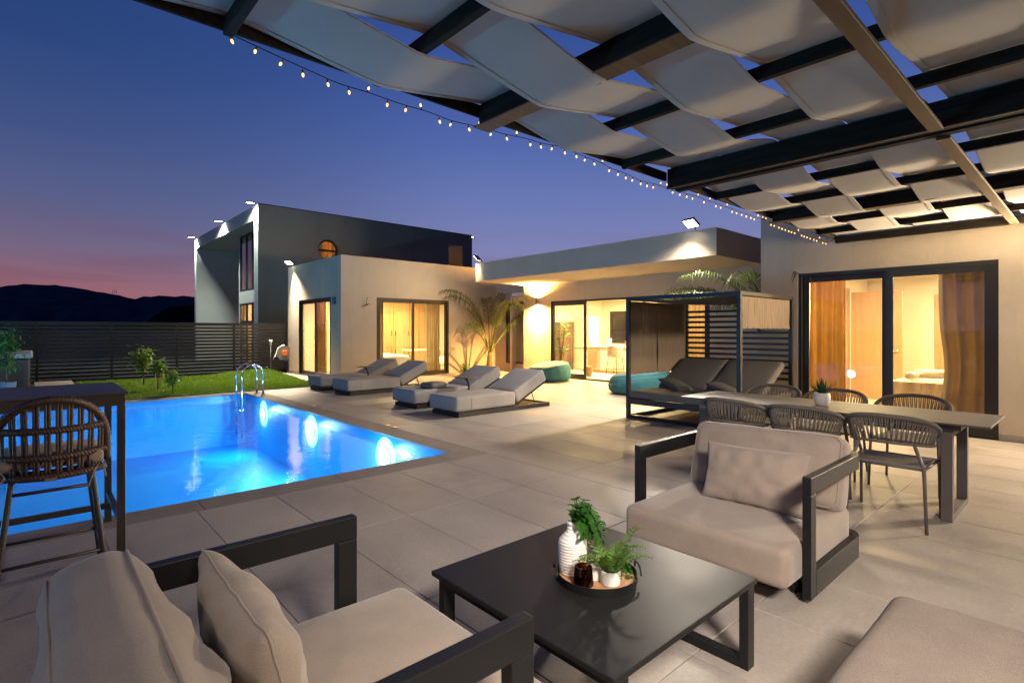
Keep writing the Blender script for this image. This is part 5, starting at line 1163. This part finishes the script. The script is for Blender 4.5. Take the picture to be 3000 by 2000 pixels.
# ================================================================== GARDEN EQUIPMENT
ld = T('pool_ladder', 'polished steel pool ladder rails at the lawn corner of the pool', 'ladder', (3.83, 12.75, 0))
for yy in (12.55, 12.98):
    R_ = 0.215; xc = 3.615; pts = [(3.83, yy, 0.003), (3.83, yy, 0.48)]+[(xc+R_*cos(a_), yy, 0.48+R_*sin(a_)) for a_ in [i_*pi/14 for i_ in range(1, 14)]]+[(3.40, yy, 0.48), (3.40, yy, -0.9)]
    ld.p('rail', MB().tube(pts, 0.0215, 14), 'steel', smooth=True); ld.p('flange', MB().lathe([(0, 0.001), (0.05, 0.001), (0.05, 0.012), (0.026, 0.016), (0.026, 0.03)], 24, c=(3.83, yy, 0)), 'steel', smooth='auto')
for z_ in (-0.3, -0.6): ld.p('step', MB().bbox((3.36, 12.575, z_-0.015), (3.44, 12.955, z_+0.015), 0.006), 'steel')
for yy, lab in ((11.92, 'underwater pool lamp nearest the ladder'), (9.32, 'middle underwater pool lamp on the lounger side'), (6.68, 'underwater pool lamp nearest the pool corner by the lounge')):
    t = T('pool_lamp', lab, 'pool lamp', (PX1, yy, -0.33), 'underwater pool lamps')
    mtx = Rm((PX1, yy, -0.33), ry=-pi/2)
    t.p('halo_disc', MB().lathe([(0, 0.004), (0.28, 0.004), (0.285, 0.001)], 40, mtx), 'white_paint', smooth='auto'); t.p('rim', MB().lathe([(0.15, 0.005), (0.15, 0.02), (0.135, 0.025), (0.13, 0.005)], 32, mtx), 'white_paint', smooth='auto'); t.p('lens', MB().lathe([(0, 0.05), (0.05, 0.046), (0.10, 0.03), (0.13, 0.006)], 32, mtx), 'pool_lens', smooth=True)  # wide white disc added to catch the glow as a soft blob
    lamp('pool_light', 'AREA', (PX1-0.09, yy, -0.33), 75, (0.32, 0.72, 1.0), t.o, (PX1-3, yy, -0.50), shape='DISK', size=0.26); lamp('added_halo', 'POINT', (PX1-0.26, yy, -0.30), 26, (0.86, 0.90, 1.0), t.o, shadow_soft_size=0.10)  # point light added beside the lens to spread a halo on the wall
for yy in (7.2, 11.2):
    t = T('pool_lamp', 'underwater pool lamp in the wall under the bar table end, '+('lawn side' if yy > 9 else 'lounge side'), 'pool lamp', (PX0, yy, -0.4), 'underwater pool lamps'); mtx = Rm((PX0, yy, -0.4), ry=pi/2)
    t.p('rim', MB().lathe([(0.15, 0.001), (0.15, 0.02), (0.135, 0.025), (0.13, 0.001)], 32, mtx), 'steel', smooth='auto'); t.p('lens', MB().lathe([(0, 0.05), (0.05, 0.046), (0.10, 0.03), (0.13, 0.006)], 32, mtx), 'pool_lens', smooth=True)
    lamp('pool_light', 'AREA', (PX0+0.1, yy, -0.4), 270, (0.30, 0.72, 1.0), t.o, (0, yy, -0.55), shape='DISK', size=0.3)
for xx, lab in ((2.2, 'corner'), (-0.9, 'bar table'), (-4.0, 'far')):  # lamps added out of view to even out the light in the pool
    t = T('pool_lamp', 'added unseen lamp in the lounge-side pool wall, '+lab+' end', 'pool lamp', (xx, PY0, -0.45), 'underwater pool lamps'); mtx = Rm((xx, PY0, -0.45), rx=-pi/2)
    t.p('rim', MB().lathe([(0.15, 0.001), (0.15, 0.02), (0.135, 0.025), (0.13, 0.001)], 32, mtx), 'white_paint', smooth='auto'); t.p('lens', MB().lathe([(0, 0.05), (0.05, 0.046), (0.10, 0.03), (0.13, 0.006)], 32, mtx), 'pool_lens', smooth=True)
    lamp('pool_light', 'AREA', (xx, PY0+0.1, -0.45), 85, (0.32, 0.72, 1.0), t.o, (xx+0.8, PY0+4, -0.55), shape='DISK', size=0.3)
sh = T('garden_shower', 'slender steel garden shower in front of the fence', 'shower', (5.92, 18.6, 0))
sh.p('pipe', MB().tube([(5.92, 18.6, -0.05), (5.92, 18.6, 1.0)], 0.014, 8), 'taupe_metal', smooth=True); sh.p('head', MB().lathe([(0, 0.93), (0.028, 0.95), (0.05, 1.06), (0.045, 1.13), (0, 1.14)], 14, c=(5.92, 18.6, 0)), 'white_paint', smooth=True)
sh.p('tap', MB().tube([(5.92, 18.6, 0.03), (5.75, 18.45, 0.24), (5.70, 18.42, 0.25)], 0.012, 6), 'pot_blue', smooth=True)
hr = T('hose_reel', 'grey wall hose reel with orange hub by the bedroom block', 'hose reel', (6.42, 18.72, 0.66))
hr.p('drum', MB().lathe([(0, -0.05), (0.25, -0.05), (0.25, 0.05), (0, 0.05)], 30, Rm((6.42, 18.78, 0.67), rx=pi/2)), 'grey_plastic', smooth='auto'); hr.p('hub', MB().bbox((6.33, 18.70, 0.60), (6.51, 18.729, 0.76), 0.01), 'orange_plastic')
hr.p('hose', MB().tube([(6.42+0.27*cos(a_), 18.74, 0.67+0.27*sin(a_)) for a_ in [i_*pi/10 for i_ in range(5, 11)]]+[(6.10, 18.68, 0.60), (6.02, 18.66, 0.48)], 0.014, 8), 'white_paint', smooth=True)
hr.p('bracket', MB().box((6.40, 18.831, 0.62), (6.44, 18.934, 0.72)), 'grey_plastic')
sp2 = T('spa_tub', 'square spa tub with ribbed brown skirt and pale cover beside the lawn', 'spa tub', (-1.0, 16.3, 0))
sp2.p('skirt', MB().bbox((-2.05, 15.3, 0.0), (-0.03, 17.3, 0.84), 0.03), 'spa_wood'); sp2.p('cover', MB().bbox((-2.10, 15.25, 0.845), (0.02, 17.35, 0.96), 0.04), 'grey_canvas')
for i_ in range(22): sp2.p('rib', MB().box((-0.03, 15.36+i_*0.088, 0.03), (-0.018, 15.40+i_*0.088, 0.80)), 'spa_wood')
for i_ in range(22): sp2.p('rib', MB().box((-1.98+i_*0.088, 15.288, 0.03), (-1.94+i_*0.088, 15.30, 0.80)), 'spa_wood')
solo('spa_step', MB().bbox((0.04, 15.7, 0.0), (0.74, 17.2, 0.20), 0.008), 'tile', 'low stone step beside the spa tub', 'step', (0.4, 16.4, 0))
# ================================================================== LAMPS
def flood(x, y, z, aim, mat, e, col, label, size=1.0, spot=110, blend=0.6, up=-1, soft=0.09):
    """LED floodlight on a short bracket, lens facing down and outwards"""
    t = T('floodlight', label, 'floodlight', (x, y, z), 'roof-edge floodlights')
    d = (Vector(aim)-Vector((x, y, z))).normalized(); q = d.to_track_quat('-Z', 'Y').to_matrix().to_4x4(); mtx = Matrix.Translation((x, y, z)) @ q
    s = size
    t.p('housing', MB().bbox((-0.11*s, -0.085*s, 0.005), (0.11*s, 0.085*s, 0.045*s), 0.006, mtx), 'charcoal_metal'); t.p('lens', MB().box((-0.10*s, -0.075*s, -0.002), (0.10*s, 0.075*s, 0.005), mtx), mat)
    t.p('bracket', MB().tube([mtx @ Vector((0, 0, 0.05*s)), (x+0.16, y, z+0.03*up), (x+0.20, y, z+0.11*up)], 0.012, 6), 'charcoal_metal')
    lamp('flood_lamp', 'SPOT', (mtx @ Vector((0, 0, -0.02)))[:], e, col, t.o, aim, spot_size=radians(spot), spot_blend=blend, shadow_soft_size=soft)
WARM = (1.0, 0.80, 0.54); COOL = (0.80, 1.0, 0.97)
flood(9.66, 5.46, 3.54, (7.2, 6.0, 0), 'lamp_warm', 1950, (1.0, 0.86, 0.68), 'floodlight on the living roof corner above the daybed', 1.25, 140, 0.8, soft=0.14)
flood(9.66, 12.25, 3.54, (8.5, 14.5, 1.3), 'lamp_warm', 270, (1.0, 0.78, 0.48), 'floodlight on the living roof end nearest the bedroom block', 1.1, 150, 0.9)
flood(6.46, 18.45, 3.72, (4.6, 17.4, 0), 'lamp_warm', 3700, WARM, 'floodlight on the bedroom block roof above the lawn', 1.1, 98, 0.6)
for yy, lab in ((21.15, "floodlight at the near corner of the neighbour's roof"), (25.7, "middle floodlight on the neighbour's roof edge"), (31.0, "floodlight at the far corner of the neighbour's roof")):
    flood(6.02, yy, NZ+0.02, (6.5, yy+0.9, 0), 'lamp_cool', 1500, COOL, lab, 1.2, 138, 0.5)
flood(NX1+0.12, 21.2, NZ-0.02, (NX1+0.2, 20.9, 0), 'lamp_cool', 200, COOL, "small floodlight at the house-side end of the neighbour's roof", 0.8, 100, 0.35)
flood(9.21, -1.60, 1.80, (7.6, 0.6, 2.2), 'lamp_warm', 1500, (1.0, 0.82, 0.58), 'wall floodlight under the pergola well beyond the dining table end', 1.0, 172, 0.9, soft=0.25)
flood(9.21, 0.05, 2.38, (8.2, 1.5, 2.95), 'lamp_warm', 1100, (1.0, 0.74, 0.42), 'small added uplight, out of view, washing the pergola fabric beside the glass door', 0.7, 115, 1.0, soft=0.15)  # extra uplight added out of view to brighten the fabric
flood(-1.74, -1.36, 2.60, (1.8, 1.6, 0.3), 'lamp_soft', 210, (1.0, 0.84, 0.68), 'floodlight on the pergola post behind the lounge', 1.0, 150, 0.6)
flood(0.50, -1.18, 2.74, (2.6, 1.35, 0.0), 'lamp_soft', 1400, (1.0, 0.88, 0.76), 'spotlight on the pergola batten above the lounge', 0.7, 80, 1.0, up=1, soft=0.32)
# up-and-down wall sconce
sc = T('wall_sconce', 'up-and-down wall sconce glowing beside the living room door', 'wall light', (11.98, 12.12, 2.38))
sc.p('body', MB().lathe([(0.036, -0.085), (0.045, -0.085), (0.045, 0.085), (0.036, 0.085), (0.036, -0.085)], 24, c=(11.975, 12.12, 2.38)), 'steel', smooth='auto'); sc.p('mount', MB().box((12.018, 12.09, 2.34), (12.049, 12.15, 2.42)), 'steel')
for s in (-1, 1):
    sc.p('lens', MB().lathe([(0, 0), (0.034, 0)], 20, c=(11.975, 12.12, 2.38+0.07*s)), 'sconce_glow')
    lamp('sconce_lamp', 'SPOT', (11.94, 12.12, 2.38+0.09*s), 4800, (1.0, 0.52, 0.14), sc.o, (11.985, 12.12, 2.38+2*s), spot_size=radians(160), spot_blend=1.0, shadow_soft_size=0.03)
